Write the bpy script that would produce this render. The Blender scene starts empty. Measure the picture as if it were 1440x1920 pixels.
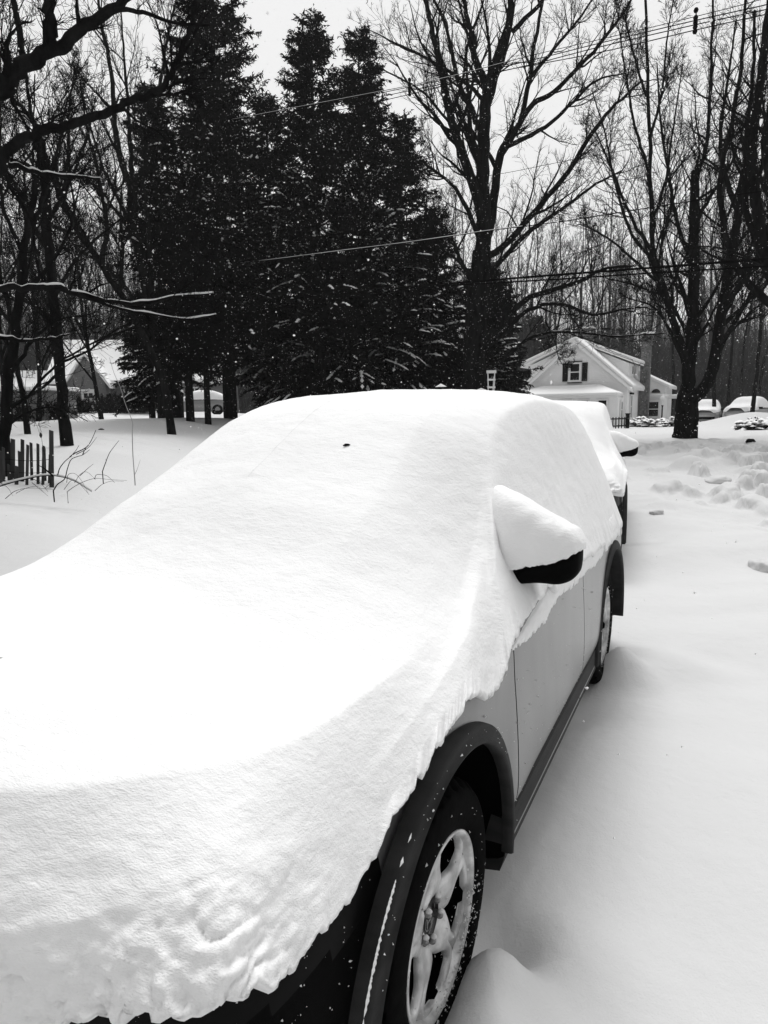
import bpy, bmesh, math, random
import numpy as np
from mathutils import Vector, Matrix
R = math.radians
random.seed(7)
rng = np.random.default_rng(11)
COL = bpy.context.scene.collection
# ------------------------------------------------------------------ camera model (calibrated from the photograph)
F, PITCH, ROLL, H = 1250.0, 0.15080268, -0.01344241, 1.64687526
CX, CY, YAW = -0.65926133, 1.91021294, -2.03510507

def W(u, v, d):
    """world point seen at photo pixel (u, v), d metres ahead"""
    a, b = u-720, v-960
    cr, sr = math.cos(ROLL), math.sin(ROLL)
    x = cr*a+sr*b; y = -sr*a+cr*b
    cp, sp = math.cos(PITCH), math.sin(PITCH)
    D = np.array([x/F, cp-y/F*sp, -sp-y/F*cp])
    return D*(d/D[1])+np.array([0, 0, H])

# ------------------------------------------------------------------ helpers
def tag(o, label=None, cat=None, group=None, kind=None):
    if label: o['label'] = label
    if cat: o['category'] = cat
    if group: o['group'] = group
    if kind: o['kind'] = kind
    return o

def empty(name, loc=(0, 0, 0), rz=0):
    o = bpy.data.objects.new(name, None); COL.objects.link(o)
    o.location = loc; o.rotation_euler = (0, 0, rz); o.empty_display_size = .1
    return o

def mk(name, V, Fc, mat, parent=None, smooth=True, loops=None):
    """mesh from numpy verts and (n,k) face array or list of faces"""
    V = np.asarray(V, dtype=np.float32).reshape(-1, 3)
    me = bpy.data.meshes.new(name)
    if isinstance(Fc, np.ndarray):
        n, k = Fc.shape
        me.vertices.add(len(V)); me.vertices.foreach_set('co', V.ravel())
        me.loops.add(n*k); me.loops.foreach_set('vertex_index', Fc.astype(np.int32).ravel())
        me.polygons.add(n)
        me.polygons.foreach_set('loop_start', np.arange(0, n*k, k, dtype=np.int32))
        me.polygons.foreach_set('loop_total', np.full(n, k, dtype=np.int32))
        me.update(calc_edges=True)
    else:
        me.from_pydata(V.tolist(), [], Fc); me.update()
    me.polygons.foreach_set('use_smooth', np.full(len(me.polygons), smooth))
    mats = mat if isinstance(mat, (list, tuple)) else [mat]
    for m in mats: me.materials.append(m)
    o = bpy.data.objects.new(name, me); COL.objects.link(o)
    if parent is not None: o.parent = parent
    return o

class MB:
    def __init__(s): s.V = []; s.F = []; s.n = 0
    def add(s, V, Fs):
        V = [tuple(map(float, p)) for p in V]
        s.V += V; s.F += [tuple(i+s.n for i in f) for f in Fs]; s.n += len(V); return s
    def box(s, c, d, rz=0, rx=0):
        x, y, z = d[0]/2, d[1]/2, d[2]/2
        M = Matrix.Translation(c) @ Matrix.Rotation(rz, 4, 'Z') @ Matrix.Rotation(rx, 4, 'X')
        P = [M @ Vector((i*x, j*y, k*z)) for i, j, k in ((-1,-1,-1),(1,-1,-1),(1,1,-1),(-1,1,-1),(-1,-1,1),(1,-1,1),(1,1,1),(-1,1,1))]
        return s.add(P, [(0,3,2,1),(4,5,6,7),(0,1,5,4),(1,2,6,5),(2,3,7,6),(3,0,4,7)])
    def prism(s, poly, off):
        """planar polygon (list of 3D) extruded by vector off"""
        n = len(poly); off = Vector(off)
        P = [Vector(p) for p in poly]; Q = [p+off for p in P]
        return s.add(P+Q, [tuple(range(n))[::-1], tuple(range(n, 2*n))]+[(i, (i+1) % n, (i+1) % n+n, i+n) for i in range(n)])
    def tube(s, pts, rad, k=8):
        P = np.array(pts, float)[None]; r = np.full((1, len(pts)), rad) if np.isscalar(rad) else np.array(rad, float)[None]
        V, Q = tubes(P, r, k)
        s.add(V, [tuple(q) for q in Q.tolist()])
        m = len(pts); b = s.n-len(V)
        s.F.append(tuple(b+i for i in range(k))[::-1]); s.F.append(tuple(b+(m-1)*k+i for i in range(k)))
        return s
    def lathe(s, prof, c=(0, 0, 0), k=20, axis='Z', arc=None):
        """prof list of (r, h)"""
        a0, a1 = arc or (0, 2*math.pi); full = arc is None
        na = k if full else k+1
        V = []
        for i in range(na):
            a = a0+(a1-a0)*i/k
            for r, h in prof:
                p = (r*math.cos(a), r*math.sin(a), h)
                if axis == 'Y': p = (p[0], p[2], p[1])
                V.append((p[0]+c[0], p[1]+c[1], p[2]+c[2]))
        m = len(prof); Fs = []
        for i in range(k):
            j = (i+1) % na
            for q in range(m-1): Fs.append((i*m+q, j*m+q, j*m+q+1, i*m+q+1))
        return s.add(V, Fs)
    def build(s, name, mat, parent=None, smooth=False):
        o = mk(name, s.V, s.F, mat, parent, smooth)
        bm = bmesh.new(); bm.from_mesh(o.data); bmesh.ops.recalc_face_normals(bm, faces=bm.faces); bm.to_mesh(o.data); bm.free()
        return o

def tubes(P, r, k=3):
    """P (N,S,3), r (N,S) -> verts, quads"""
    N, S, _ = P.shape
    T = np.empty_like(P); T[:, 1:-1] = P[:, 2:]-P[:, :-2]; T[:, 0] = P[:, 1]-P[:, 0]; T[:, -1] = P[:, -1]-P[:, -2]
    T /= np.linalg.norm(T, axis=2, keepdims=True)+1e-9
    mean = P[:, -1]-P[:, 0]
    ref = np.where(np.abs(mean[:, 2:3]) > .7*np.linalg.norm(mean, axis=1, keepdims=True), np.array([[1., .13, 0]]), np.array([[.05, .02, 1.]]))[:, None, :]
    A = np.cross(T, np.broadcast_to(ref, T.shape)); A /= np.linalg.norm(A, axis=2, keepdims=True)+1e-9
    B = np.cross(T, A)
    a = np.arange(k)*2*math.pi/k
    V = P[:, :, None, :]+r[:, :, None, None]*(A[:, :, None, :]*np.cos(a)[None, None, :, None]+B[:, :, None, :]*np.sin(a)[None, None, :, None])
    base = (np.arange(N)[:, None, None]*S+np.arange(S-1)[None, :, None])*k
    i = np.arange(k)[None, None, :]; j = (i+1) % k
    Q = np.stack([base+i, base+j, base+k+j, base+k+i], -1).reshape(-1, 4)
    return V.reshape(-1, 3), Q

def resample(pts, rad, n, jitter=0, seed=0):
    """catmull-rom through pts -> n points, radii"""
    P = np.array(pts, float); r = np.array(rad, float)
    if len(r) != len(P): r = np.interp(np.linspace(0, 1, len(P)), np.linspace(0, 1, len(r)), r)
    m = len(P); t = np.linspace(0, m-1, n); i = np.clip(t.astype(int), 0, m-2); f = (t-i)[:, None]
    Pe = np.vstack([2*P[0]-P[1], P, 2*P[-1]-P[-2]])
    p0, p1, p2, p3 = Pe[i], Pe[i+1], Pe[i+2], Pe[i+3]
    Q = .5*((2*p1)+(p2-p0)*f+(2*p0-5*p1+4*p2-p3)*f*f+(3*p1-p0-3*p2+p3)*f**3)
    if jitter:
        g = np.random.default_rng(seed); j = g.normal(size=(n, 3))*jitter; j[0] = 0
        Q = Q+j
    return Q, np.interp(t, np.arange(m), r)

def unit(v): return v/(np.linalg.norm(v, axis=-1, keepdims=True)+1e-9)
def _h(i, j, k, s):
    n = (i*374761393+j*668265263+k*1442695041+s*982451653) & 0xffffffff
    n = ((n ^ (n >> 13))*1274126177) & 0xffffffff
    return ((n ^ (n >> 16)) & 0xffff)/65535.0
def noise(P, f=1.0, s=0, octv=1):
    """value noise in -1..1, P (...,3)"""
    P = np.asarray(P, float); out = 0; amp = 1; tot = 0
    for o in range(octv):
        q = P*f+s*17.3; i = np.floor(q).astype(np.int64); t = q-i; t = t*t*(3-2*t)
        r = 0
        for a in (0, 1):
            for b in (0, 1):
                for c in (0, 1):
                    w = (t[..., 0] if a else 1-t[..., 0])*(t[..., 1] if b else 1-t[..., 1])*(t[..., 2] if c else 1-t[..., 2])
                    r = r+w*_h(i[..., 0]+a, i[..., 1]+b, i[..., 2]+c, s+o)
        out = out+amp*(r*2-1); tot += amp; amp *= .5; f *= 2.1
    return out/tot

# ------------------------------------------------------------------ materials
def mat(name, base=.5, rough=.6, metal=0, spec=.5, noise_sc=None, noise_amt=.3, bump=None, bump_d=.01, stretch=(1, 1, 1), extra=None, coat=0):
    m = bpy.data.materials.new(name); m.use_nodes = True
    nt = m.node_tree; b = nt.nodes['Principled BSDF']
    b.inputs['Base Color'].default_value = (base, base, base, 1)
    b.inputs['Roughness'].default_value = rough; b.inputs['Metallic'].default_value = metal
    b.inputs['Specular IOR Level'].default_value = spec; b.inputs['Coat Weight'].default_value = coat
    tc = nt.nodes.new('ShaderNodeTexCoord'); mp = nt.nodes.new('ShaderNodeMapping')
    mp.inputs['Scale'].default_value = stretch; nt.links.new(tc.outputs['Object'], mp.inputs['Vector'])
    if noise_sc:
        n = nt.nodes.new('ShaderNodeTexNoise'); n.inputs['Scale'].default_value = noise_sc; n.inputs['Detail'].default_value = 6
        nt.links.new(mp.outputs[0], n.inputs['Vector'])
        r = nt.nodes.new('ShaderNodeMapRange'); r.inputs[1].default_value = .3; r.inputs[2].default_value = .7
        r.inputs[3].default_value = base*(1-noise_amt); r.inputs[4].default_value = min(.95, base*(1+noise_amt))
        nt.links.new(n.outputs['Fac'], r.inputs[0]); nt.links.new(r.outputs[0], b.inputs['Base Color'])
    if bump:
        prev = None
        for sc, st, dist in (bump if isinstance(bump, list) else [(bump, 1, bump_d)]):
            n = nt.nodes.new('ShaderNodeTexNoise'); n.inputs['Scale'].default_value = sc; n.inputs['Detail'].default_value = 5
            nt.links.new(mp.outputs[0], n.inputs['Vector'])
            bp = nt.nodes.new('ShaderNodeBump'); bp.inputs['Strength'].default_value = st; bp.inputs['Distance'].default_value = dist
            nt.links.new(n.outputs['Fac'], bp.inputs['Height'])
            if prev: nt.links.new(prev.outputs[0], bp.inputs['Normal'])
            prev = bp
        nt.links.new(prev.outputs[0], b.inputs['Normal'])
    return m

SNOW = mat('snow', .60, .75, spec=.25, bump=[(2.2, .5, .04), (11, .4, .014), (140, .35, .004)])  # darker base than the car snow: vignette falloff put into the ground colour
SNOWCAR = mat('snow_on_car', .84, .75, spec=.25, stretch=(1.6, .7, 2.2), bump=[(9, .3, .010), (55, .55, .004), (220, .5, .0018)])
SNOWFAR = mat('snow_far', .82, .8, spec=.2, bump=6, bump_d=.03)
PAINT = mat('silver_paint', .185, .28, .6, spec=.5, noise_sc=5, noise_amt=.16, stretch=(1, 1, .4), coat=.15)
DOORP = PAINT
PLAST = mat('black_plastic', .003, .6, spec=.02, bump=300, bump_d=.0006)
CLAD = mat('grey_cladding', .022, .6, spec=.10, noise_sc=7, noise_amt=.35, stretch=(1, 1, 4), bump=240, bump_d=.0006)
GAP = mat('gap_black', .002, .95, spec=.0)
LAMP = mat('headlight_glass', .003, .3, spec=.06)
RUB = mat('tyre_rubber', .003, .9, noise_sc=30, noise_amt=.5, spec=.03, bump=90, bump_d=.001)
ALLOY = mat('dirty_alloy', .52, .38, .35, noise_sc=16, noise_amt=.45, bump=120, bump_d=.0008)
ALLOYD = mat('alloy_dark', .12, .5, .4, noise_sc=20, noise_amt=.4)
STEEL = mat('chrome_nut', .25, .3, .9)
BARK = mat('bark', .008, .95, noise_sc=9, noise_amt=.7, spec=.02, stretch=(1, 1, .3), bump=24, bump_d=.02)
TWIG = mat('twig', .007, .95, spec=.0)
HAZEBARK = mat('hazed_far_bark', .065, .95, spec=.0, noise_sc=2, noise_amt=.4)  # paler than the near bark: distance haze put into the colour
NEEDLE = mat('needles', .006, .95, spec=.0, noise_sc=1.3, noise_amt=.6)
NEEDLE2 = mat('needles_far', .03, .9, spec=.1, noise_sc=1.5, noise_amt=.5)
SIDING = mat('white_siding', .93, .7, noise_sc=2, noise_amt=.04)
TRIM = mat('white_trim', .85, .6)
DGLASS = mat('window_glass', .012, .08)
SHUT = mat('black_shutter', .006, .8, spec=.05)
BRICK = mat('brick', .12, .9, noise_sc=8, noise_amt=.6, bump=20, bump_d=.02)
GSID = mat('grey_shingles', .16, .85, noise_sc=6, noise_amt=.25, stretch=(.6, .6, 6))
ROOFD = mat('roof_edge', .08, .9)
WOOD = mat('weathered_wood', .03, .9, noise_sc=14, noise_amt=.5, stretch=(1, 1, .2))
CARW = mat('pale_car_paint', .42, .4, .2, coat=.3)
CARG = mat('grey_car_paint', .25, .4, .3, coat=.3)
WIRE = mat('wire_black', .004, .9, spec=.0)

# siding clapboard lines
def add_lines(m, scale, amt=.14):
    nt = m.node_tree; b = nt.nodes['Principled BSDF']; w = nt.nodes.new('ShaderNodeTexWave')
    w.bands_direction = 'Z'; w.wave_profile = 'SAW'; w.inputs['Scale'].default_value = scale
    tc = nt.nodes.new('ShaderNodeTexCoord'); nt.links.new(tc.outputs['Object'], w.inputs['Vector'])
    bp = nt.nodes.new('ShaderNodeBump'); bp.inputs['Strength'].default_value = amt*3; bp.inputs['Distance'].default_value = .02
    nt.links.new(w.outputs['Fac'], bp.inputs['Height']); nt.links.new(bp.outputs[0], b.inputs['Normal'])
add_lines(SIDING, 2.6); add_lines(GSID, 2.0)

# ------------------------------------------------------------------ world, sun, camera
sc = bpy.context.scene
wd = bpy.data.worlds.new('World'); sc.world = wd; wd.use_nodes = True
nt = wd.node_tree; bg = nt.nodes['Background']
SUN_EL, SUN_AZ = R(62), R(8)      # behind the subject, slightly right (azimuth from +Y toward +X)
sky = nt.nodes.new('ShaderNodeTexSky'); sky.sky_type = 'NISHITA'; sky.sun_disc = False
sky.sun_elevation = SUN_EL; sky.sun_rotation = SUN_AZ
bw = nt.nodes.new('ShaderNodeRGBToBW'); nt.links.new(sky.outputs[0], bw.inputs[0])
mm = nt.nodes.new('ShaderNodeMath'); mm.operation = 'MULTIPLY'; mm.inputs[1].default_value = .25; nt.links.new(bw.outputs[0], mm.inputs[0])
# overcast layer: brighter toward the veiled sun, darker on the far side
tc = nt.nodes.new('ShaderNodeTexCoord'); vd = nt.nodes.new('ShaderNodeVectorMath'); vd.operation = 'DOT_PRODUCT'
nt.links.new(tc.outputs['Generated'], vd.inputs[0])
vd.inputs[1].default_value = (math.sin(SUN_AZ)*math.cos(SUN_EL), math.cos(SUN_AZ)*math.cos(SUN_EL), math.sin(SUN_EL))
mr = nt.nodes.new('ShaderNodeMapRange'); mr.inputs[1].default_value = -.4; mr.inputs[2].default_value = .5
mr.inputs[3].default_value = .4; mr.inputs[4].default_value = 12.3; mr.interpolation_type = 'SMOOTHSTEP'
nt.links.new(vd.outputs['Value'], mr.inputs[0])
cl = nt.nodes.new('ShaderNodeTexNoise'); cl.inputs['Scale'].default_value = 1.6; cl.inputs['Detail'].default_value = 3
nt.links.new(tc.outputs['Generated'], cl.inputs['Vector'])
cm = nt.nodes.new('ShaderNodeMapRange'); cm.inputs[3].default_value = .93; cm.inputs[4].default_value = 1.05; nt.links.new(cl.outputs['Fac'], cm.inputs[0])
m2 = nt.nodes.new('ShaderNodeMath'); m2.operation = 'MULTIPLY'; nt.links.new(mr.outputs[0], m2.inputs[0]); nt.links.new(cm.outputs[0], m2.inputs[1])
ad = nt.nodes.new('ShaderNodeMath'); ad.operation = 'ADD'; nt.links.new(mm.outputs[0], ad.inputs[0]); nt.links.new(m2.outputs[0], ad.inputs[1])
nt.links.new(ad.outputs[0], bg.inputs['Color']); bg.inputs['Strength'].default_value = .085

sl = bpy.data.lights.new('sun', 'SUN'); sl.energy = 3.0; sl.angle = R(26); sl.color = (1, 1, 1)
so = bpy.data.objects.new('sun', sl); COL.objects.link(so)
sd = Vector((math.sin(SUN_AZ)*math.cos(SUN_EL), math.cos(SUN_AZ)*math.cos(SUN_EL), math.sin(SUN_EL)))
so.rotation_euler = sd.to_track_quat('Z', 'Y').to_euler(); so.location = (0, 0, 30)

cd = bpy.data.cameras.new('camera'); co = bpy.data.objects.new('camera', cd); COL.objects.link(co)
cd.sensor_fit = 'VERTICAL'; cd.sensor_height = 36; cd.lens = F/1920*36; cd.clip_start = .05; cd.clip_end = 3000
co.matrix_world = Matrix.Translation((0, 0, H)) @ Matrix.Rotation(math.pi/2-PITCH, 4, 'X') @ Matrix.Rotation(ROLL, 4, 'Z')
sc.camera = co
sc.view_settings.view_transform = 'Standard'; sc.view_settings.look = 'None'; sc.view_settings.exposure = -0.34
sc.cycles.max_bounces = 6; sc.cycles.diffuse_bounces = 3; sc.cycles.volume_bounces = 0
sc.cycles.use_adaptive_sampling = True; sc.cycles.use_denoising = True

# ------------------------------------------------------------------ snow-covered ground
CP = np.array([
 (0,0,0),(-.5,2,0),(1.5,3,.0),(2.2,3.4,.0),(.3,4.5,0),(2,8,.03),(3,6,.06),(4,4,.07),(4.5,9,.22),(6,12,.38),(7,15,.5),(9.5,21,.66),(12,22,.72),
 (12,30,.45),(16,42,.35),(24,45,.45),(21,37,.55),(-2,2,.1),(-3,3,.3),(-4,4,.48),(-4.6,6,.72),(-5.5,8,.84),(-7,11,1.02),(-9,14,1.22),(-9,25,1.45),
 (-12,40,1.65),(-20,50,1.85),(0,25,1.0),(0,12,.6),(-1,8,.4),(2,16,.4),(4,25,.7),(0,50,1.2),(-40,60,2.2),(40,60,.9),(60,100,2.4),(-60,100,3.2),(0,100,2.2),
 (0,-10,0),(20,-10,0),(-20,-10,.3),(-15,10,1.2),(15,10,.5),(9,8,.35),(30,25,.7),(-25,25,1.7)], float)
def ground_z(x, y):
    x = np.asarray(x, float); y = np.asarray(y, float)
    shp = x.shape; X = x.ravel()[:, None]; Y = y.ravel()[:, None]
    out = np.empty(len(X))
    for a in range(0, len(X), 20000):
        d2 = (X[a:a+20000]-CP[:, 0])**2+(Y[a:a+20000]-CP[:, 1])**2
        w = 1/(d2+.35+.02*(np.hypot(CP[:, 0], CP[:, 1]))**1.2)**2.2
        out[a:a+20000] = (w*CP[:, 2]).sum(1)/w.sum(1)
    return out.reshape(shp)
def lump(x, y, cx, cy, s, h, sx=1.):
    return h*np.exp(-(((x-cx)/(s*sx))**2+((y-cy)/s)**2))
def carW(X, Y, Z=0.):
    c, s = math.cos(YAW), math.sin(YAW)
    return np.array([c*X-s*Y+CX, s*X+c*Y+CY, Z])
def ground_full(x, y):
    z = ground_z(x, y)
    P = np.stack([x, y, 0*x], -1); r = np.hypot(x, y)
    z = z+noise(P, .12, 3, 2)*.25*np.clip((r-8)/30, 0, 1)
    z = z+noise(P, .9, 5, 2)*.025+noise(P, .35, 9)*.06*np.clip((r-2)/6, 0, 1)
    # trampled and ploughed lumps on the bank to the right
    bank = np.exp(-((x-7.3)/3.6)**2-((y-13.5)/6.)**2)*np.clip((y-5)/3, 0, 1)
    z = z+bank*(np.maximum(0, noise(P, 1.1, 21, 2))**1.2*.45+np.clip(noise(P*np.array([1, .7, 1]), 2.6, 33, 3)-.12, 0, .24)*1.25*np.clip(noise(P, .5, 47)+.55, 0, 1)+noise(P, 7, 35, 2)*.02)
    ploughed = np.exp(-((x+7)/5)**2-((y-15)/1.8)**2)
    z = z+ploughed*noise(P, 2.2, 41, 3)*.09
    near = np.exp(-((x-2.6)/1.3)**2-((y-5.2)/1.6)**2)
    z = z+near*noise(P, .8, 14, 2)*.15
    z = z+np.clip((x-.6)/1.5, 0, 1)*np.clip((14-y)/6, 0, 1)*(noise(P*np.array([1, 1.8, 1]), 1.3, 61, 2)*.035)
    for X, Y, s, h, sx in ((-.17, .98, .12, .17, 1), (.04, 1.03, .15, .19, 1), (-.45, 1.12, .2, .03, 1), (-2.70, .99, .15, .20, 1), (-3.05, 1.2, .3, .10, 1), (-1.5, 1.5, .5, .05, 1)):
        c = carW(X, Y); z = z+lump(x, y, c[0], c[1], s, h, sx)
    z = z+np.exp(-((x-5.2)/2.0)**2-((y-8.2)/2.2)**2)*(noise(P, .75, 71, 2)*.16+np.clip(noise(P, 1.9, 73, 2), 0, .5)*.10)
    # melt hollow where the front tyre stands
    for X, Y, s, h in ((-.42, .93, .12, -.10), (-2.2, .85, .25, -.05)):
        c = carW(X, Y); z = z+lump(x, y, c[0], c[1], s, h)
    # ridge of a drift running out from the rear wheel, bank in front of the far cars
    z = z+.10*np.exp(-((y-6.9-.12*(x-2.5))/.45)**2)*np.clip((x-1.7)/.6, 0, 1)*np.clip((6-x)/2, 0, 1)
    b = W(1398, 800, 36); z = z+lump(x, y, b[0]+.6, b[1], 1.9, .70, 1.5)
    return z
def warp(n, c, near, far):
    t = np.linspace(-1, 1, n); s = np.sinh(t*c)/np.sinh(c)
    return s*far
gx = np.unique(np.round(np.concatenate([warp(520, 6.0, 0, 900.), np.arange(-.5, 2.1, .035), np.arange(2.1, 11.5, .05)]), 3)); gy = np.unique(np.round(np.concatenate([warp(560, 6.0, 0, 900.)+2.5, np.arange(.9, 4, .035), np.arange(4, 21, .06)]), 3))
GX, GY = np.meshgrid(gx, gy)
GZ = ground_full(GX, GY)
n0, n1 = GX.shape
idx = np.arange(n0*n1).reshape(n0, n1)
Q = np.stack([idx[:-1, :-1], idx[:-1, 1:], idx[1:, 1:], idx[1:, :-1]], -1).reshape(-1, 4)
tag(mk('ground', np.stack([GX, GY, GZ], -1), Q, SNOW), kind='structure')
def gz(x, y): return float(ground_full(np.array([x], float), np.array([y], float))[0])

# ------------------------------------------------------------------ lofts
def cr_interp(K, n, ts=None):
    """catmull-rom along axis 0 of K (m, ...) -> n samples"""
    m = len(K); t = np.linspace(0, m-1, n) if ts is None else ts
    i = np.clip(np.floor(t).astype(int), 0, m-2); f = (t-i).reshape((-1,)+(1,)*(K.ndim-1))
    Ke = np.concatenate([2*K[:1]-K[1:2], K, 2*K[-1:]-K[-2:-1]])
    p0, p1, p2, p3 = Ke[i], Ke[i+1], Ke[i+2], Ke[i+3]
    return .5*((2*p1)+(p2-p0)*f+(2*p0-5*p1+4*p2-p3)*f*f+(3*p1-p0-3*p2+p3)*f**3)
def grid_faces(a, b, closed=False):
    idx = np.arange(a*b).reshape(a, b)
    if closed: idx = np.concatenate([idx, idx[:, :1]], 1)
    return np.stack([idx[:-1, :-1], idx[:-1, 1:], idx[1:, 1:], idx[1:, :-1]], -1).reshape(-1, 4)

BODY = [  # X, half section from bottom centre up the side to roof centre
 (.86, [(0,.32),(.30,.30),(.50,.36),(.55,.50),(.55,.66),(.50,.80),(.40,.86),(.2,.88),(0,.88)]),
 (.815, [(0,.26),(.52,.26),(.68,.36),(.70,.50),(.70,.66),(.64,.82),(.50,.90),(.3,.92),(0,.93)]),
 (.73, [(0,.24),(.70,.24),(.80,.36),(.82,.50),(.82,.66),(.75,.85),(.58,.93),(.3,.96),(0,.97)]),
 (.58, [(0,.24),(.80,.24),(.86,.36),(.875,.50),(.87,.68),(.80,.88),(.62,.97),(.3,.99),(0,1.0)]),
 (.35, [(0,.24),(.84,.24),(.885,.36),(.90,.50),(.895,.72),(.83,.91),(.66,.99),(.3,1.02),(0,1.03)]),
 (.10, [(0,.25),(.85,.25),(.885,.36),(.905,.50),(.915,.76),(.86,.94),(.7,1.01),(.35,1.05),(0,1.06)]),
 (-.30, [(0,.25),(.85,.25),(.885,.36),(.905,.52),(.918,.80),(.885,.97),(.72,1.04),(.36,1.08),(0,1.09)]),
 (-.50, [(0,.25),(.85,.25),(.89,.36),(.936,.455),(.922,.80),(.89,.99),(.73,1.07),(.38,1.13),(0,1.15)]),
 (-.80, [(0,.25),(.85,.25),(.89,.36),(.936,.455),(.925,.80),(.895,1.0),(.75,1.20),(.47,1.33),(0,1.36)]),
 (-1.15,[(0,.25),(.85,.25),(.89,.36),(.936,.455),(.928,.80),(.895,1.01),(.74,1.33),(.53,1.53),(0,1.56)]),
 (-1.6, [(0,.25),(.85,.25),(.89,.36),(.936,.455),(.928,.80),(.895,1.02),(.74,1.36),(.58,1.62),(0,1.66)]),
 (-2.2, [(0,.25),(.85,.25),(.89,.36),(.936,.455),(.928,.82),(.895,1.02),(.74,1.36),(.58,1.61),(0,1.66)]),
 (-2.8, [(0,.26),(.85,.26),(.89,.38),(.915,.54),(.925,.84),(.89,1.02),(.73,1.34),(.56,1.55),(0,1.60)]),
 (-3.2, [(0,.28),(.82,.28),(.87,.40),(.90,.56),(.905,.84),(.86,1.0),(.70,1.26),(.5,1.43),(0,1.48)]),
 (-3.45,[(0,.32),(.74,.32),(.80,.42),(.84,.58),(.84,.84),(.78,.98),(.62,1.14),(.46,1.25),(0,1.28)]),
 (-3.58,[(0,.36),(.60,.36),(.68,.44),(.72,.58),(.72,.84),(.66,.95),(.52,1.02),(.40,1.05),(0,1.06)])]
bX = np.array([b[0] for b in BODY]); bS = np.array([b[1] for b in BODY])
def body_section(X):
    """side half section at X, shape (n,9,2)"""
    X = np.atleast_1d(X); t = np.interp(-X, -bX, np.arange(len(bX)))
    return cr_interp(bS, 0, ts=t)
def side_y(X, z):
    X = np.atleast_1d(X).astype(float); z = np.broadcast_to(np.asarray(z, float), X.shape)
    S = body_section(X)[:, 1:7]; out = np.empty(len(X))
    for k in range(len(X)):
        D = cr_interp(S[k], 60); o = np.argsort(D[:, 1]); out[k] = np.interp(z[k], D[o, 1], D[o, 0])
    return out

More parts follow.
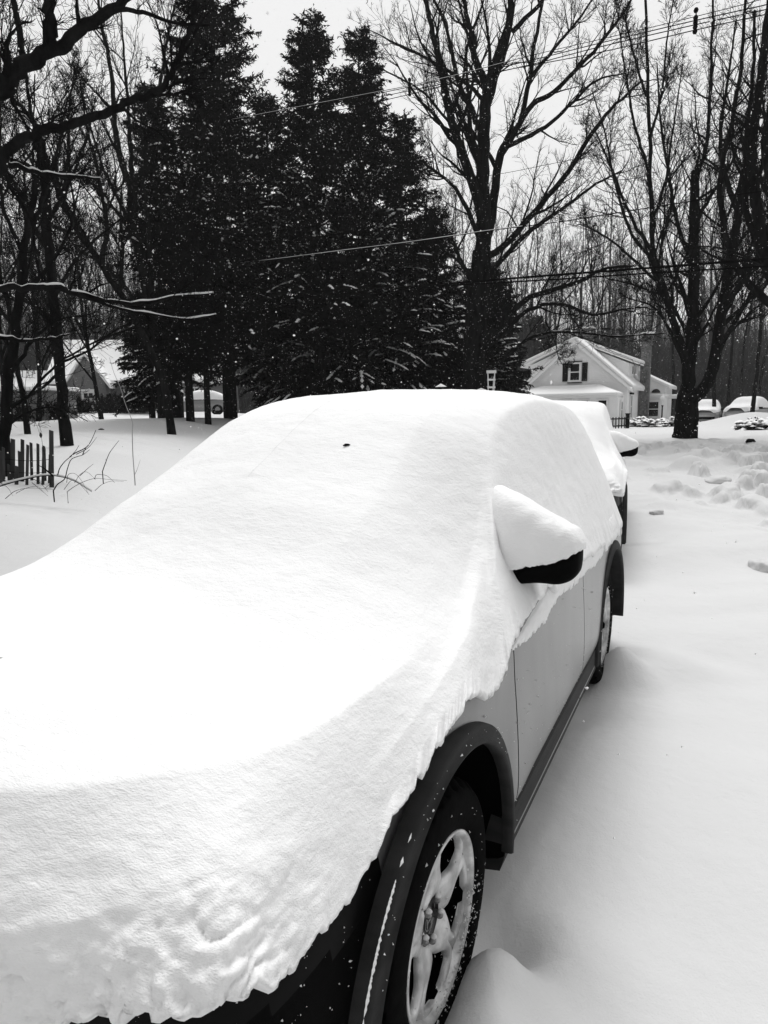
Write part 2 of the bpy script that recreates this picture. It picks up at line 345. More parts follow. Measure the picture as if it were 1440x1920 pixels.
SEAM = [-.525, -1.665]
def make_body(parent, paint):
    xs = sorted(set(np.round(np.concatenate([np.linspace(-3.58, .86, 130), np.array([s+d for s in SEAM for d in (-.004, -.0015, .0015, .004)])]), 5)), reverse=True)
    xs = np.array(xs)
    half = cr_interp(body_section(xs).transpose(1, 0, 2), 70).transpose(1, 0, 2)   # (n,70,2)
    V = []
    for k, X in enumerate(xs):
        L = half[k]; rgt = L[::-1][1:-1]*np.array([-1, 1]); ring = np.vstack([L, rgt])
        dy = 0
        for s in SEAM:
            if abs(X-s) < .002: dy = -.012
        yy = ring[:, 0]+np.sign(ring[:, 0])*dy*(np.abs(ring[:, 0]) > .7)
        V.append(np.stack([np.full(len(ring), X), yy, ring[:, 1]], -1))
    V = np.array(V); a, b = V.shape[:2]
    Fc = grid_faces(a, b, True).tolist()
    Fc.append(list(range(b))[::-1]); Fc.append([(a-1)*b+i for i in range(b)])
    me = bpy.data.meshes.new('body'); me.from_pydata(V.reshape(-1, 3).tolist(), [], Fc)
    me.materials.append(paint); me.materials.append(GAP)
    for p in me.polygons:
        if len(p.vertices) > 4: continue
        X = p.center.x
        p.material_index = 1 if any(abs(X-s) < .0039 for s in SEAM) and abs(p.center.y) > .7 else 0
        p.use_smooth = True
    o = bpy.data.objects.new('body', me); COL.objects.link(o)
    # wheel wells
    cutters = []
    for X in (0.02, -2.62):
        cb = MB(); cb.lathe([(.001, -1.3), (.463, -1.3), (.463, -.5), (.001, -.5)], (X, 0, .36), 56, 'Y')
        cb.lathe([(.001, .5), (.463, .5), (.463, 1.3), (.001, 1.3)], (X, 0, .36), 56, 'Y')
        c = cb.build('cut', GAP); c.data.materials.clear(); c.data.materials.append(GAP); cutters.append(c)
        bm = bmesh.new(); bm.from_mesh(c.data); bmesh.ops.remove_doubles(bm, verts=bm.verts, dist=.0015); bmesh.ops.holes_fill(bm, edges=bm.edges)
        bmesh.ops.recalc_face_normals(bm, faces=bm.faces); bm.to_mesh(c.data); bm.free()
        md = o.modifiers.new('b', 'BOOLEAN'); md.operation = 'DIFFERENCE'; md.object = c; md.solver = 'EXACT'; md.material_mode = 'TRANSFER'
    bm = bmesh.new(); bm.from_mesh(me); bmesh.ops.recalc_face_normals(bm, faces=bm.faces); bm.to_mesh(me); bm.free()
    dg = bpy.context.evaluated_depsgraph_get(); ev = o.evaluated_get(dg)
    me2 = bpy.data.meshes.new_from_object(ev)
    for c in cutters: bpy.data.objects.remove(c)
    bpy.data.objects.remove(o)
    # split into panels
    def cls(c, mi):
        x, y, z = c
        if mi.name.startswith('gap') : return 'body'
        if x > .36 and z < .69 and (x > .80 or abs(y) > .5 or z < .5): return 'front_bumper'
        if .34 < x and .69 <= z < .93 and abs(y) > .42: return 'headlight'
        if x < -3.06 and .34 < z < .83 and abs(y) > .3: return 'rear_bumper'
        if abs(y) > .75 and z < 1.02 and z > .36:
            if SEAM[1]+.003 < x < SEAM[0]-.003: return 'front_door'
            if -2.30 < x < SEAM[1]-.003 : return 'rear_door'
        return 'body'
    groups = {}
    for p in me2.polygons:
        m = me2.materials[p.material_index]
        k = cls(p.center, m)
        if k in ('front_door', 'rear_door', 'headlight', 'rear_bumper'): k = (k, 1 if p.center.y > 0 else -1)
        groups.setdefault(k, []).append((tuple(p.vertices), m))
    VV = np.array([v.co[:] for v in me2.vertices])
    for k, fs in groups.items():
        nm = k if isinstance(k, str) else k[0]
        use = sorted({i for f, _ in fs for i in f}); mp = {v: i for i, v in enumerate(use)}
        mm_ = {'front_bumper': PLAST, 'rear_bumper': PLAST, 'headlight': LAMP}.get(nm)
        mats_ = [mm_] if mm_ else [paint, GAP]
        ob = mk(nm, VV[use], [tuple(mp[i] for i in f) for f, _ in fs], mats_, parent, True)
        if not mm_:
            for p, (_, m) in zip(ob.data.polygons, fs): p.material_index = 1 if m.name.startswith('gap') else 0
        wn = ob.modifiers.new('w', 'WEIGHTED_NORMAL') if False else None
    bpy.data.meshes.remove(me2)

def flare(parent, X, side):
    prof = [(.458, .912), (.456, .928), (.460, .943), (.470, .948), (.475, .942), (.500, .940), (.510, .934), (.513, .90)]
    if X < -1: prof[0] = (.456, .80)
    n = 60; a = np.linspace(R(-9), R(189), n)
    V = []
    for t in a:
        k = 1+.0*math.cos(t)
        for r, y in prof:
            px = X+.02*(X > -1)+r*math.cos(t); pz = .36+r*math.sin(t)
            V.append((px, side*(y-.012*max(0, -math.sin(t))*0), pz))
    return mk('wheel_arch_flare', V, grid_faces(n, len(prof)), CLAD, parent, True)

def sill(parent, side):
    xs = np.linspace(-.44, -2.22, 24); prof = [(-.03, .40), (.004, .395), (.018, .375), (.016, .27), (.0, .215), (-.08, .20)]
    V = []
    for X in xs:
        for dy, z in prof:
            V.append((X, side*(.906+dy), z))
    ff = grid_faces(len(xs), len(prof)).tolist(); m = len(prof)
    ff += [tuple(range(m)), tuple((len(xs)-1)*m+i for i in range(m))]
    return mk('sill_cladding', V, ff, CLAD, parent, False)

def make_wheel(parent, X, side, steer=0):
    """wheel empty with tyre, rim, brake disc, nuts; wheel axis along local Y, outside = +Y"""
    w = empty('wheel', (X, side*.785, .355), (0 if side > 0 else math.pi)+steer); w.parent = parent
    # tyre
    prof = [(.224, .095), (.232, .108), (.262, .1175), (.300, .1165), (.326, .110), (.339, .098), (.350, .082), (.354, .05), (.3555, 0)]
    full = prof+[(r, -y) for r, y in prof[::-1][1:]]
    K = cr_interp(np.array(full), 41); n = 240; V = []
    for i in range(n):
        a = 2*math.pi*i/n
        lug = 1 if (i % 6) < 4 else 0
        for j, (r, y) in enumerate(K):
            ay = abs(y)
            if r > .335:
                if ay > .072: r = r-(0 if lug else .011)
                elif .034 < ay < .046 or ay < .004: r = r-.007
                elif ((i+int(ay*250)) % 6) < 1: r = r-.006
            V.append((r*math.cos(a), y, r*math.sin(a)))
    f = grid_faces(n, 41); V = np.array(V)
    idx = np.arange(n*41).reshape(n, 41); last = np.stack([idx[-1, :-1], idx[-1, 1:], idx[0, 1:], idx[0, :-1]], -1)
    mk('tyre', V, np.vstack([f, last]), RUB, w, True)
    # rim: barrel and spoked face
    b = MB(); b.lathe([(.226, .099), (.229, .108), (.222, .110), (.214, .100), (.209, .085)], (0, 0, 0), 72, 'Y')
    rim = b.build('rim', ALLOY, w, True)
    b = MB(); b.lathe([(.209, .085), (.203, .05), (.198, -.02), (.205, -.09)], (0, 0, 0), 72, 'Y'); b.build('barrel', GAP, rim, True)
    def yface(r): return .062+.030*((r/.21)**2)-.018*math.exp(-((r-.0)/.055)**2)+.012*math.sin(min(1, r/.2)*math.pi)
    sb = MB(); ns = 5
    rr = np.linspace(.058, .212, 22)
    for s in range(ns):
        a0 = 2*math.pi*(s+.25)/ns
        top = []; bot = []
        for r in rr:
            t = (r-.058)/(.154)
            wid = math.pi/ns*(1 if t < .22 else max(.26, 1-.74*math.sin(min(1, (t-.22)/.42)*math.pi/2)))
            if t > .88: wid = math.pi/ns*(.26+.74*((t-.88)/.12)**1.6)
            rowt = []; rowb = []
            for q in np.linspace(-1, 1, 11):
                a = a0+q*wid
                ridge = .007*math.cos(q*math.pi/2)*math.sin(min(1, t*1.1)*math.pi)-(.008*math.exp(-(q/.22)**2)*(t > .35)*min(1, (t-.35)*4))
                y = yface(r)+ridge-.006*(abs(q) > .95)
                rowt.append((r*math.cos(a), y, r*math.sin(a))); rowb.append((r*math.cos(a), y-.012, r*math.sin(a)))
            top.append(rowt); bot.append(rowb)
        T = np.array(top).reshape(-1, 3); B = np.array(bot).reshape(-1, 3); m = len(T); nn = 11; nr = len(rr)
        ff = grid_faces(nr, nn).tolist(); fb = [[i+m for i in f_[::-1]] for f_ in ff]
        edge = []
        for i in range(nr-1):
            for c in (0, nn-1):
                p, q_ = i*nn+c, (i+1)*nn+c; edge.append([p, q_, q_+m, p+m])
        sb.add(np.vstack([T, B]), ff+fb+edge)
    o = sb.build('spokes', ALLOY, rim, True)
    md = o.modifiers.new('e', 'EDGE_SPLIT'); md.split_angle = R(50)
    hb = MB(); hb.lathe([(.001, .060), (.030, .061), (.033, .057), (.036, .048), (.060, .050), (.062, .066)], (0, 0, 0), 40, 'Y')
    hb.build('hub', ALLOYD, rim, True)
    # centre badge: raised letter-like emblem
    cb = MB()
    for x0 in (-.013, .013): cb.box((x0*1.0, .063, 0), (.0055, .006, .034), 0)
    cb.box((0, .063, -.001), (.022, .006, .0055))
    cb.lathe([(.0225, .060), (.0225, .066), (.0255, .066), (.0255, .060)], (0, 0, 0), 32, 'Y')
    cb.build('badge', STEEL, rim)
    for k in range(5):
        a = 2*math.pi*(k+.75)/5; nb = MB()
        nb.lathe([(.0105, .045), (.0105, .074), (.009, .080), (.005, .084), (.0005, .085)], (.052*math.cos(a), 0, .052*math.sin(a)), 6, 'Y')
        nb.build('wheel_nut', STEEL, rim)
    # snow caught on nuts and in the lower rim
    for k in range(5):
        a = 2*math.pi*(k+.75)/5; sn = MB()
        c = (.052*math.cos(a), .078, .052*math.sin(a)+.008)
        sn.lathe([(.0005, c[2]+.010), (.006, c[2]+.008), (.009, c[2]+.003), (.006, c[2])], (c[0], c[1], 0), 10)
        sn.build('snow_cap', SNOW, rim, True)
    g = np.random.default_rng(int(abs(X)*10)+3); gb = MB()
    for k in range(330):
        a = g.uniform(R(182), R(285)) if k < 240 else g.uniform(0, 6.28); r = g.uniform(.188, .31) if k % 3 else g.uniform(.07, .30)
        if k < 110: r = g.uniform(.200, .236)
        yy = np.interp(r, [.07, .12, .205, .222, .232, .262, .30, .326], [.078, .090, .102, .108, .109, .118, .117, .110]); z_ = g.uniform(.0015, .0055)*(1.3 if k < 110 else 1)
        c = np.array([r*math.cos(a), yy, r*math.sin(a)]); q_ = g.normal(size=(4, 3)); q_ = unit(q_)*z_; q_[:, 1] = np.abs(q_[:, 1])*.6
        gb.add(np.vstack([c+q_, c+[0, z_, 0]]), [(0, 1, 4), (1, 2, 4), (2, 3, 4), (3, 0, 4)])
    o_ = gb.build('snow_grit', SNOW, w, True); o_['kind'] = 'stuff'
    bd = MB(); bd.lathe([(.001, .01), (.14, .01), (.14, -.005), (.001, -.005)], (0, 0, 0), 40, 'Y'); bd.lathe([(.001, -.10), (.20, -.095)], (0, 0, 0), 40, 'Y')
    bd.build('brake_disc', GAP, w, True)
    return w

def snow_blob(name, P, parent, m=SNOWCAR):
    return None

def mirror(parent, side):
    g = empty('door_mirror', (0, 0, 0)); g.parent = parent
    g.location = (.0, -side*.018, .006)
    if side < 0: g.location = (-.02, .17, -.03)      # far mirror folded in under the snow
    ks = [(.80, -.735, 1.10, .030, .040), (.815, -.74, 1.105, .045, .048), (.88, -.745, 1.118, .062, .056), (.96, -.75, 1.142, .072, .068), (1.02, -.755, 1.158, .072, .084),
          (1.06, -.757, 1.166, .062, .078), (1.082, -.76, 1.172, .044, .060), (1.090, -.76, 1.175, .018, .030)]
    K = cr_interp(np.array(ks), 36); n = 24; V = []
    for y, x, z, a, b in K:
        for i in range(n):
            t = 2*math.pi*i/n; c, s = math.cos(t), math.sin(t)
            e = .5
            V.append((x+a*math.copysign(abs(c)**e, c), side*y, z+b*math.copysign(abs(s)**e, s)))
    ff = grid_faces(36, n, True).tolist()+[list(range(n)), [35*n+i for i in range(n)]]
    hs = mk('mirror_housing', V, ff, PLAST, g, True)
    hs.modifiers.new('e', 'EDGE_SPLIT').split_angle = R(60)
    ab = MB(); ab.box((-.73, side*.845, 1.07), (.10, .10, .05), 0)
    ab.build('mirror_foot', PLAST, g)
    gb = MB(); gb.box((-.828, side*.975, 1.16), (.006, .16, .11)); gb.build('mirror_glass', LAMP, g)
    # snow heaped on the mirror and against the window pillar
    ks = [  # y, x, z top, half x, z bottom
     (.60, -1.06, 1.33, .05, 1.15), (.68, -1.00, 1.375, .09, 1.12), (.77, -.89, 1.372, .125, 1.12), (.85, -.79, 1.362, .125, 1.125), (.93, -.755, 1.332, .115, 1.145), (.99, -.75, 1.305, .108, 1.160),
     (1.04, -.752, 1.275, .098, 1.176), (1.073, -.755, 1.255, .083, 1.190), (1.090, -.757, 1.228, .058, 1.20), (1.099, -.758, 1.210, .022, 1.204)]
    if side < 0: ks = [(y, x, min(zt, zb+.05) if y > .85 else zt-.08, a, zb) for y, x, zt, a, zb in ks]
    m_ = 60; n = 40; K = cr_interp(np.array(ks), m_); V = []
    for y, x, zt, a, zb in K:
        for i in range(n):
            t = 2*math.pi*i/n; c, s = math.cos(t), math.sin(t)
            zc = zb+.0; hz = zt-zc
            zz = zc+hz*max(s, 0)**.72 if s > 0 else zc+.014*s
            V.append((x+a*math.copysign(abs(c)**.72, c), side*y, zz))
    V = np.array(V)
    nz = noise(V, 9, 4, 3)[:, None]*.010+noise(V, 60, 7, 2)[:, None]*.003
    low = np.clip((1.23-V[:, 2])/.06, 0, 1)
    V[:, 2] += nz[:, 0]+low*noise(V, 62, 8, 3)*.014
    V[:, 0] += nz[:, 0]
    ff = grid_faces(m_, n, True).tolist()+[list(range(n)), [(m_-1)*n+i for i in range(n)]]
    mk('snow', V, ff, SNOWCAR, g, True)
    return g

SH = [  # edge, mid, crest, top, spine   (X,y,z)
 [(.95,0,.66),(.93,0,.84),(.80,0,1.015),(.66,0,1.08),(.5,0,1.12)],
 [(.925,.26,.67),(.91,.26,.85),(.79,.23,1.015),(.64,.17,1.085),(.46,0,1.125)],
 [(.89,.46,.70),(.885,.45,.87),(.775,.41,1.02),(.6,.30,1.09),(.42,0,1.13)],
 [(.86,.67,.775),(.835,.635,.90),(.695,.56,1.03),(.5,.40,1.10),(.33,0,1.14)],
 [(.81,.86,.86),(.735,.79,.955),(.575,.69,1.035),(.38,.46,1.11),(.22,0,1.16)],
 [(.69,.90,.81),(.60,.855,.93),(.445,.77,1.04),(.27,.48,1.12),(.12,0,1.18)],
 [(.48,.915,.82),(.42,.875,.93),(.26,.805,1.05),(.12,.50,1.15),(0,0,1.21)],
 [(.27,.93,.885),(.20,.90,.98),(.02,.815,1.062),(-.10,.50,1.22),(-.15,0,1.27)],
 [(.13,.94,.935),(.02,.905,1.03),(-.23,.81,1.085),(-.30,.50,1.32),(-.32,0,1.37)],
 [(-.04,.945,.955),(-.17,.90,1.05),(-.49,.77,1.15),(-.52,.49,1.42),(-.53,0,1.48)],
 [(-.29,.945,.90),(-.38,.875,1.06),(-.70,.735,1.27),(-.72,.47,1.52),(-.72,0,1.58)],
 [(-.43,.945,.975),(-.52,.855,1.13),(-.88,.70,1.42),(-.90,.45,1.61),(-.92,0,1.665)],
 [(-.75,.935,1.01),(-.80,.82,1.21),(-1.03,.675,1.535),(-1.10,.43,1.67),(-1.12,0,1.715)],
 [(-1.17,.94,1.01),(-1.2,.815,1.28),(-1.26,.665,1.625),(-1.35,.42,1.71),(-1.40,0,1.74)],
 [(-1.65,.945,.97),(-1.68,.81,1.31),(-1.65,.675,1.68),(-1.70,.42,1.73),(-1.72,0,1.752)],
 [(-2.2,.945,.93),(-2.25,.81,1.31),(-2.20,.675,1.675),(-2.2,.42,1.735),(-2.2,0,1.755)],
 [(-2.75,.94,.92),(-2.8,.80,1.29),(-2.70,.67,1.62),(-2.7,.42,1.70),(-2.6,0,1.73)],
 [(-3.25,.895,.90),(-3.28,.76,1.22),(-3.12,.64,1.51),(-3.0,.4,1.64),(-2.85,0,1.69)],
 [(-3.60,.74,.86),(-3.56,.60,1.18),(-3.38,.50,1.45),(-3.2,.3,1.60),(-3.0,0,1.66)],
 [(-3.70,0,.86),(-3.64,0,1.2),(-3.45,0,1.46),(-3.25,0,1.6),(-3.1,0,1.64)]]
def car_snow(parent, detail=1.0, seed=0):
    K = np.array(SH)                       # (20,5,3)
    wq = np.clip((K[:, 0, 0]+.7)/.3, 0, 1)[:, None]*.75
    wq[:5, 0] *= np.array([0, 0, .1, .4, .8])
    K[:, 1] = K[:, 1]*(1-wq)+wq*((K[:, 0]+K[:, 2])/2+np.array([.012, .008, .006])*np.array([1, 1, 1])*(K[:, :1, 1] >= 0))
    hood = np.clip((K[:, 2, 0]+.1)/.3, 0, 1); K[:, 2, 2] += .008*hood; K[:, 3, 2] -= .012*hood; K[:, 4, 2] -= .02*hood
    K[:4, 0, 2] -= np.array([.02, .02, .01, .0]); K[:3, :2, 0] += .015
    nc, nr = int(680*detail), int(150*detail)
    A = cr_interp(K, nc)
    ts = np.linspace(0, 1, nr)**.9*4
    half = cr_interp(A.transpose(1, 0, 2), nr, ts=ts).transpose(1, 0, 2)   # (nc,nr,3)
    i0 = np.clip(np.floor(ts).astype(int), 0, 3); f0 = (ts-i0)[None, :, None]
    wl = (.45+.37*np.clip((A[:, 2, 0]+.35)/.35, 0, 1))[:, None, None]
    half = (1-wl)*half+wl*(A[:, i0]*(1-f0)+A[:, i0+1]*f0)
    for _ in range(int(2*detail)):
        half[:, 1:-1] = .5*half[:, 1:-1]+.25*(half[:, 2:]+half[:, :-2])
    other = half[::-1][1:-1]*np.array([1, -1, 1])
    G = np.concatenate([half, other], 0)                             # closed loop around the car
    n = len(G)
    t = np.linspace(0, 1, nr)
    e = np.exp(-t/.035)[None, :]                                    # near the lower edge
    edgeP = G[:, 0]
    side = np.clip((-edgeP[:, 0]-.30)/.3, 0, 1)[:, None]; front = np.clip((edgeP[:, 0]-.55)/.3, 0, 1)[:, None]
    jag = noise(edgeP*np.array([1, 1, .2]), 22, 2+seed, 3)*.028+noise(edgeP*np.array([1, 1, .2]), 75, 5+seed, 2)*.016
    jag = jag+np.maximum(0, noise(edgeP*np.array([1, 1, .2]), 11, 12+seed))*-.05*side[:, 0]
    big = noise(edgeP, 3.1, 8+seed, 2)*.03
    fade = np.clip(1-t/.16, 0, 1)[None, :]
    # outward normal estimate
    du = np.gradient(G, axis=0); dv = np.gradient(G, axis=1); N = np.cross(du, dv); N /= np.linalg.norm(N, axis=2, keepdims=True)+1e-9
    s = np.sign((N[:, nr//3]*(G[:, nr//3]-np.array([-1.3, 0, .6]))).sum(-1)); N = N*(1 if s.mean() > 0 else -1)
    G2 = G.copy()
    G2[..., 2] += jag[:, None]*np.clip(1-t/.07, 0, 1)[None, :]+big[:, None]*fade
    # crust lumps in the lower front, soft ripples elsewhere
    low = np.clip(1-t/.42, 0, 1)[None, :]
    amp = .0035+.012*low*front
    G2 += N*(noise(G*np.array([1, 1, 1.6]), 16, 31+seed, 3)*amp*.8)[..., None]
    G2 += N*(noise(G, 2.3, 51+seed, 2)*.010)[..., None]
    tb = t[None, :]
    crust = np.clip(1-tb/.24, 0, 1)**.8*front
    q3 = G*np.array([1, 1, 3.2])+noise(G, 4, 91+seed, 2)[..., None]*.10
    ridge = 1-np.abs(noise(q3, 5.5, 71+seed, 3))*3.2
    G2 -= N*(np.clip(ridge, 0, 1)**3*np.clip(crust, 0, 1)*.016)[..., None]
    G2 += N*(noise(G*np.array([1, 1, 2]), 34, 61+seed, 3)*crust*.011+noise(G, 95, 63+seed, 2)*crust*.006)[..., None]
    G2[..., 2] += noise(G, 9, 66+seed, 2)*crust*.012
    # thickness: rounded bottom lip then tuck back to the body
    lip = G2[:, :1]-N[:, :1]*.010+np.array([0, 0, -.004]); inn = G2[:, :1]-N[:, :1]*(.035+.03*front[:, None])+np.array([0, 0, .012]); in2 = inn-N[:, :1]*.08+np.array([0, 0, .05])
    G3 = np.concatenate([in2, inn, lip, G2], 1)
    nr2 = nr+3
    V = G3.reshape(-1, 3); idx = np.arange(n*nr2).reshape(n, nr2); idx = np.vstack([idx, idx[:1]])
    Fc = np.stack([idx[:-1, :-1], idx[1:, :-1], idx[1:, 1:], idx[:-1, 1:]], -1).reshape(-1, 4)
    return mk('snow_cover', V, Fc, SNOWCAR, parent, True)

def stuck_snow(parent, side, seed=0):
    """thin snow stuck on the doors below the window line, hanging in ragged drips"""
    xs = np.linspace(-.50, -2.75, 520); mb = []
    up = np.interp(-xs, [.5, .62, .80, 1.1, 1.3, 2.75], [.925, .945, .965, 1.0, 1.04, 1.02])
    lo = np.interp(-xs, [.5, .62, .80, 1.1, 1.5, 2.0, 2.4, 2.75], [.915, .895, .90, .915, .90, .865, .87, .88])
    P = np.stack([xs, 0*xs, 0*xs], -1)
    lo = lo+noise(P, 9, 3+seed, 2)*.018+noise(P, 38, 5+seed, 2)*.022+noise(P, 120, 6+seed)*.008
    up = up+noise(P, 30, 15+seed, 2)*.006
    lo = np.minimum(lo, up-.001)
    nr = 14; V = []
    for i, X in enumerate(xs):
        z = np.linspace(lo[i], up[i], nr); y = side_y(np.full(nr, X), z)
        th = .003+.010*np.sin(np.linspace(0.05, .9, nr)*math.pi)*min(1, (up[i]-lo[i])/.05)
        th = th+noise(np.stack([np.full(nr, X), y, z], -1), 40, 9, 2)*.003
        th[0] = -.004; th[-1] = -.004
        V += [(X, side*(yy+t_), zz) for yy, t_, zz in zip(y, th, z)]
    return mk('stuck_snow', V, grid_faces(len(xs), nr), SNOWCAR, parent, True)

def make_suv(name, label, X0=0, Y0=0, detail=1.0, steer=0, seed=0, turn=0, z=0):
    p = carW(X0, Y0)
    c = empty(name, (p[0], p[1], p[2]+z), YAW+turn); tag(c, label, 'car', 'cars parked nose to tail')
    make_body(c, PAINT)
    for X in (0, -2.62):
        for s in (1, -1):
            make_wheel(c, X, s, steer if X == 0 else 0); flare(c, X, s)
    for s in (1, -1):
        sill(c, s); mirror(c, s); stuck_snow(c, s, seed)
        fb = MB()     # mud flap behind front wheel and behind rear wheel
        for X in (-.452,):
            k = [(X, s*.70, .60), (X, s*.905, .60), (X-.01, s*.91, .40), (X-.02, s*.905, .33), (X-.03, s*.89, .25), (X-.03, s*.85, .20), (X-.03, s*.79, .185), (X-.03, s*.74, .21), (X-.02, s*.70, .27)]
            q = MB().prism(k, (-.02, 0, 0)); q.build('mud_flap', PLAST, c)
    ub = MB().box((-1.3, 0, .33), (3.6, 1.2, .12)); ub.build('underbody', GAP, c)
    g = np.random.default_rng(90+seed); n_ = 900 if seed == 0 else 80; sp = MB()
    Xs = np.where(g.uniform(size=n_) < .5, g.uniform(-2.2, .0, n_), g.uniform(-.1, .86, n_)); Zs = g.uniform(.28, .92, n_)
    ys = side_y(Xs, Zs)
    for X, z, y in zip(Xs, Zs, ys):
        rr_ = math.hypot(X-.02, z-.36); r2_ = math.hypot(X+2.62, z-.36)
        if r2_ < .47 or rr_ < .47: continue
        if rr_ < .52 or r2_ < .52: y = .943
        s_ = g.lognormal(math.log(.0015), .5)*(1.15 if X > .2 else 1); s_ = min(s_, .005); q_ = unit(g.normal(size=(4, 3)))*s_*np.array([1, .5, 1.6 if g.uniform() < .3 else 1])
        c0 = np.array([X, y+.001, z]); sp.add(np.vstack([c0+q_, c0+[0, s_, 0]]), [(0, 1, 4), (1, 2, 4), (2, 3, 4), (3, 0, 4)])
    for k in range(60 if seed == 0 else 0):       # line of snow caught on the front of the arch
        a = g.uniform(R(28), R(50)) if k % 3 else g.uniform(R(2), R(60)); s_ = g.uniform(.0015, .005); c0 = np.array([.04+.512*math.cos(a), .936, .36+.512*math.sin(a)])
        tq = np.array([-math.sin(a), 0, math.cos(a)])*s_*g.uniform(1.5, 4); nq = np.array([math.cos(a), 0, math.sin(a)])*s_
        sp.add(np.stack([c0-tq, c0+nq, c0+tq, c0-nq, c0+np.array([0, s_, 0])]), [(0, 1, 4), (1, 2, 4), (2, 3, 4), (3, 0, 4)])
    o_ = sp.build('snow_specks', SNOWCAR, c); o_['kind'] = 'stuff'
    car_snow(c, detail, seed)
    return c
car1 = make_suv('parked_car', 'silver crossover in the foreground, hood and windshield smoothly buried in snow', steer=R(0))
car2 = make_suv('parked_car', 'snow-covered second car parked behind the silver crossover, only its mirror showing dark', -5.97, -.34, .5, 0, 3, R(8), 0)

# ------------------------------------------------------------------ bare trees
UP = np.array([0, 0, 1.])
def unit(v): return v/(np.linalg.norm(v, axis=-1, keepdims=True)+1e-9)
def grow(P0, D, L, r0, r1, S, wander, lift, g):
    """batch of branches: starts P0 (N,3), dirs D, lengths L, radii -> points (N,S+1,3), radii"""
    N = len(P0); P = np.empty((N, S+1, 3)); P[:, 0] = P0; d = unit(D)
    step = (L/S)[:, None]
    for i in range(S):
        d = unit(d+g.normal(size=(N, 3))*wander+UP*lift)
        P[:, i+1] = P[:, i]+d*step
    r = r0[:, None]+(r1-r0)[:, None]*np.linspace(0, 1, S+1)[None]**.8
    return P, r
def children(P, r, m, tmin, tmax, ang, lenf, g, rf=.6, rmin=.003, lenabs=None, L=None):
    """m children for every polyline"""
    N, S1, _ = P.shape
    t = g.uniform(tmin, tmax, size=(N, m))*(S1-1); i = np.clip(t.astype(int), 0, S1-2); f = (t-i)[..., None]
    n = np.arange(N)[:, None]
    p = P[n, i]*(1-f)+P[n, i+1]*f; d = unit(P[n, i+1]-P[n, i]); rr = r[n, i]
    side = unit(np.cross(d, unit(g.normal(size=d.shape))))
    a = g.normal(ang, .18, size=(N, m))[..., None]
    nd = d*np.cos(a)+side*np.sin(a)
    nd[..., 2] += .12
    tot = np.linalg.norm(np.diff(P, axis=1), axis=2).sum(1)[:, None] if L is None else L[:, None]
    ln = tot*lenf*(1.15-.75*t/(S1-1))*g.uniform(.6, 1.25, size=(N, m))
    r0 = np.maximum(rr*rf*g.uniform(.6, 1, size=(N, m)), rmin)
    return p.reshape(-1, 3), nd.reshape(-1, 3), ln.ravel(), r0.ravel()
def twigs(limbs, g, levels, rmin=.004):
    """limbs: list of (points (n,3), radii (n,)) ; levels: list of (m, ang, lenf, S, wander, lift, k)"""
    Vs, Fs, n = [], [], 0
    def put(P, r, k):
        nonlocal n
        V, Q = tubes(P, r, k); Vs.append(V); Fs.append(Q+n); n += len(V)
    S = 14
    P = np.stack([resample(p, r, S)[0] for p, r in limbs]); rr = np.stack([resample(p, r, S)[1] for p, r in limbs])
    for li, (m, ang, lenf, S, wander, lift, k) in enumerate(levels):
        p, d, L, r0 = children(P, rr, m, .12 if li else .22, 1.0, ang, lenf, g, rmin=rmin)
        L = np.clip(L, .12, 9)
        P, rr = grow(p, d, L, r0, np.full(len(r0), rmin*.7), S, wander, lift, g)
        put(P, rr, k)
    return np.vstack(Vs), np.vstack(Fs)
LV_BIG = [(13, .72, .46, 9, .12, .07, 4), (8, .72, .48, 6, .15, .06, 3), (6, .7, .52, 4, .18, .04, 3)]
LV_MED = [(11, .75, .48, 7, .14, .06, 3), (7, .75, .52, 5, .18, .05, 3), (4, .7, .55, 3, .2, .03, 3)]
LV_THIN = [(8, .75, .42, 6, .14, .06, 3), (6, .75, .5, 4, .18, .05, 3), (3, .7, .5, 2, .2, .03, 3)]
LV_SML = [(9, .8, .45, 5, .17, .04, 3), (6, .8, .55, 4, .2, .03, 3)]

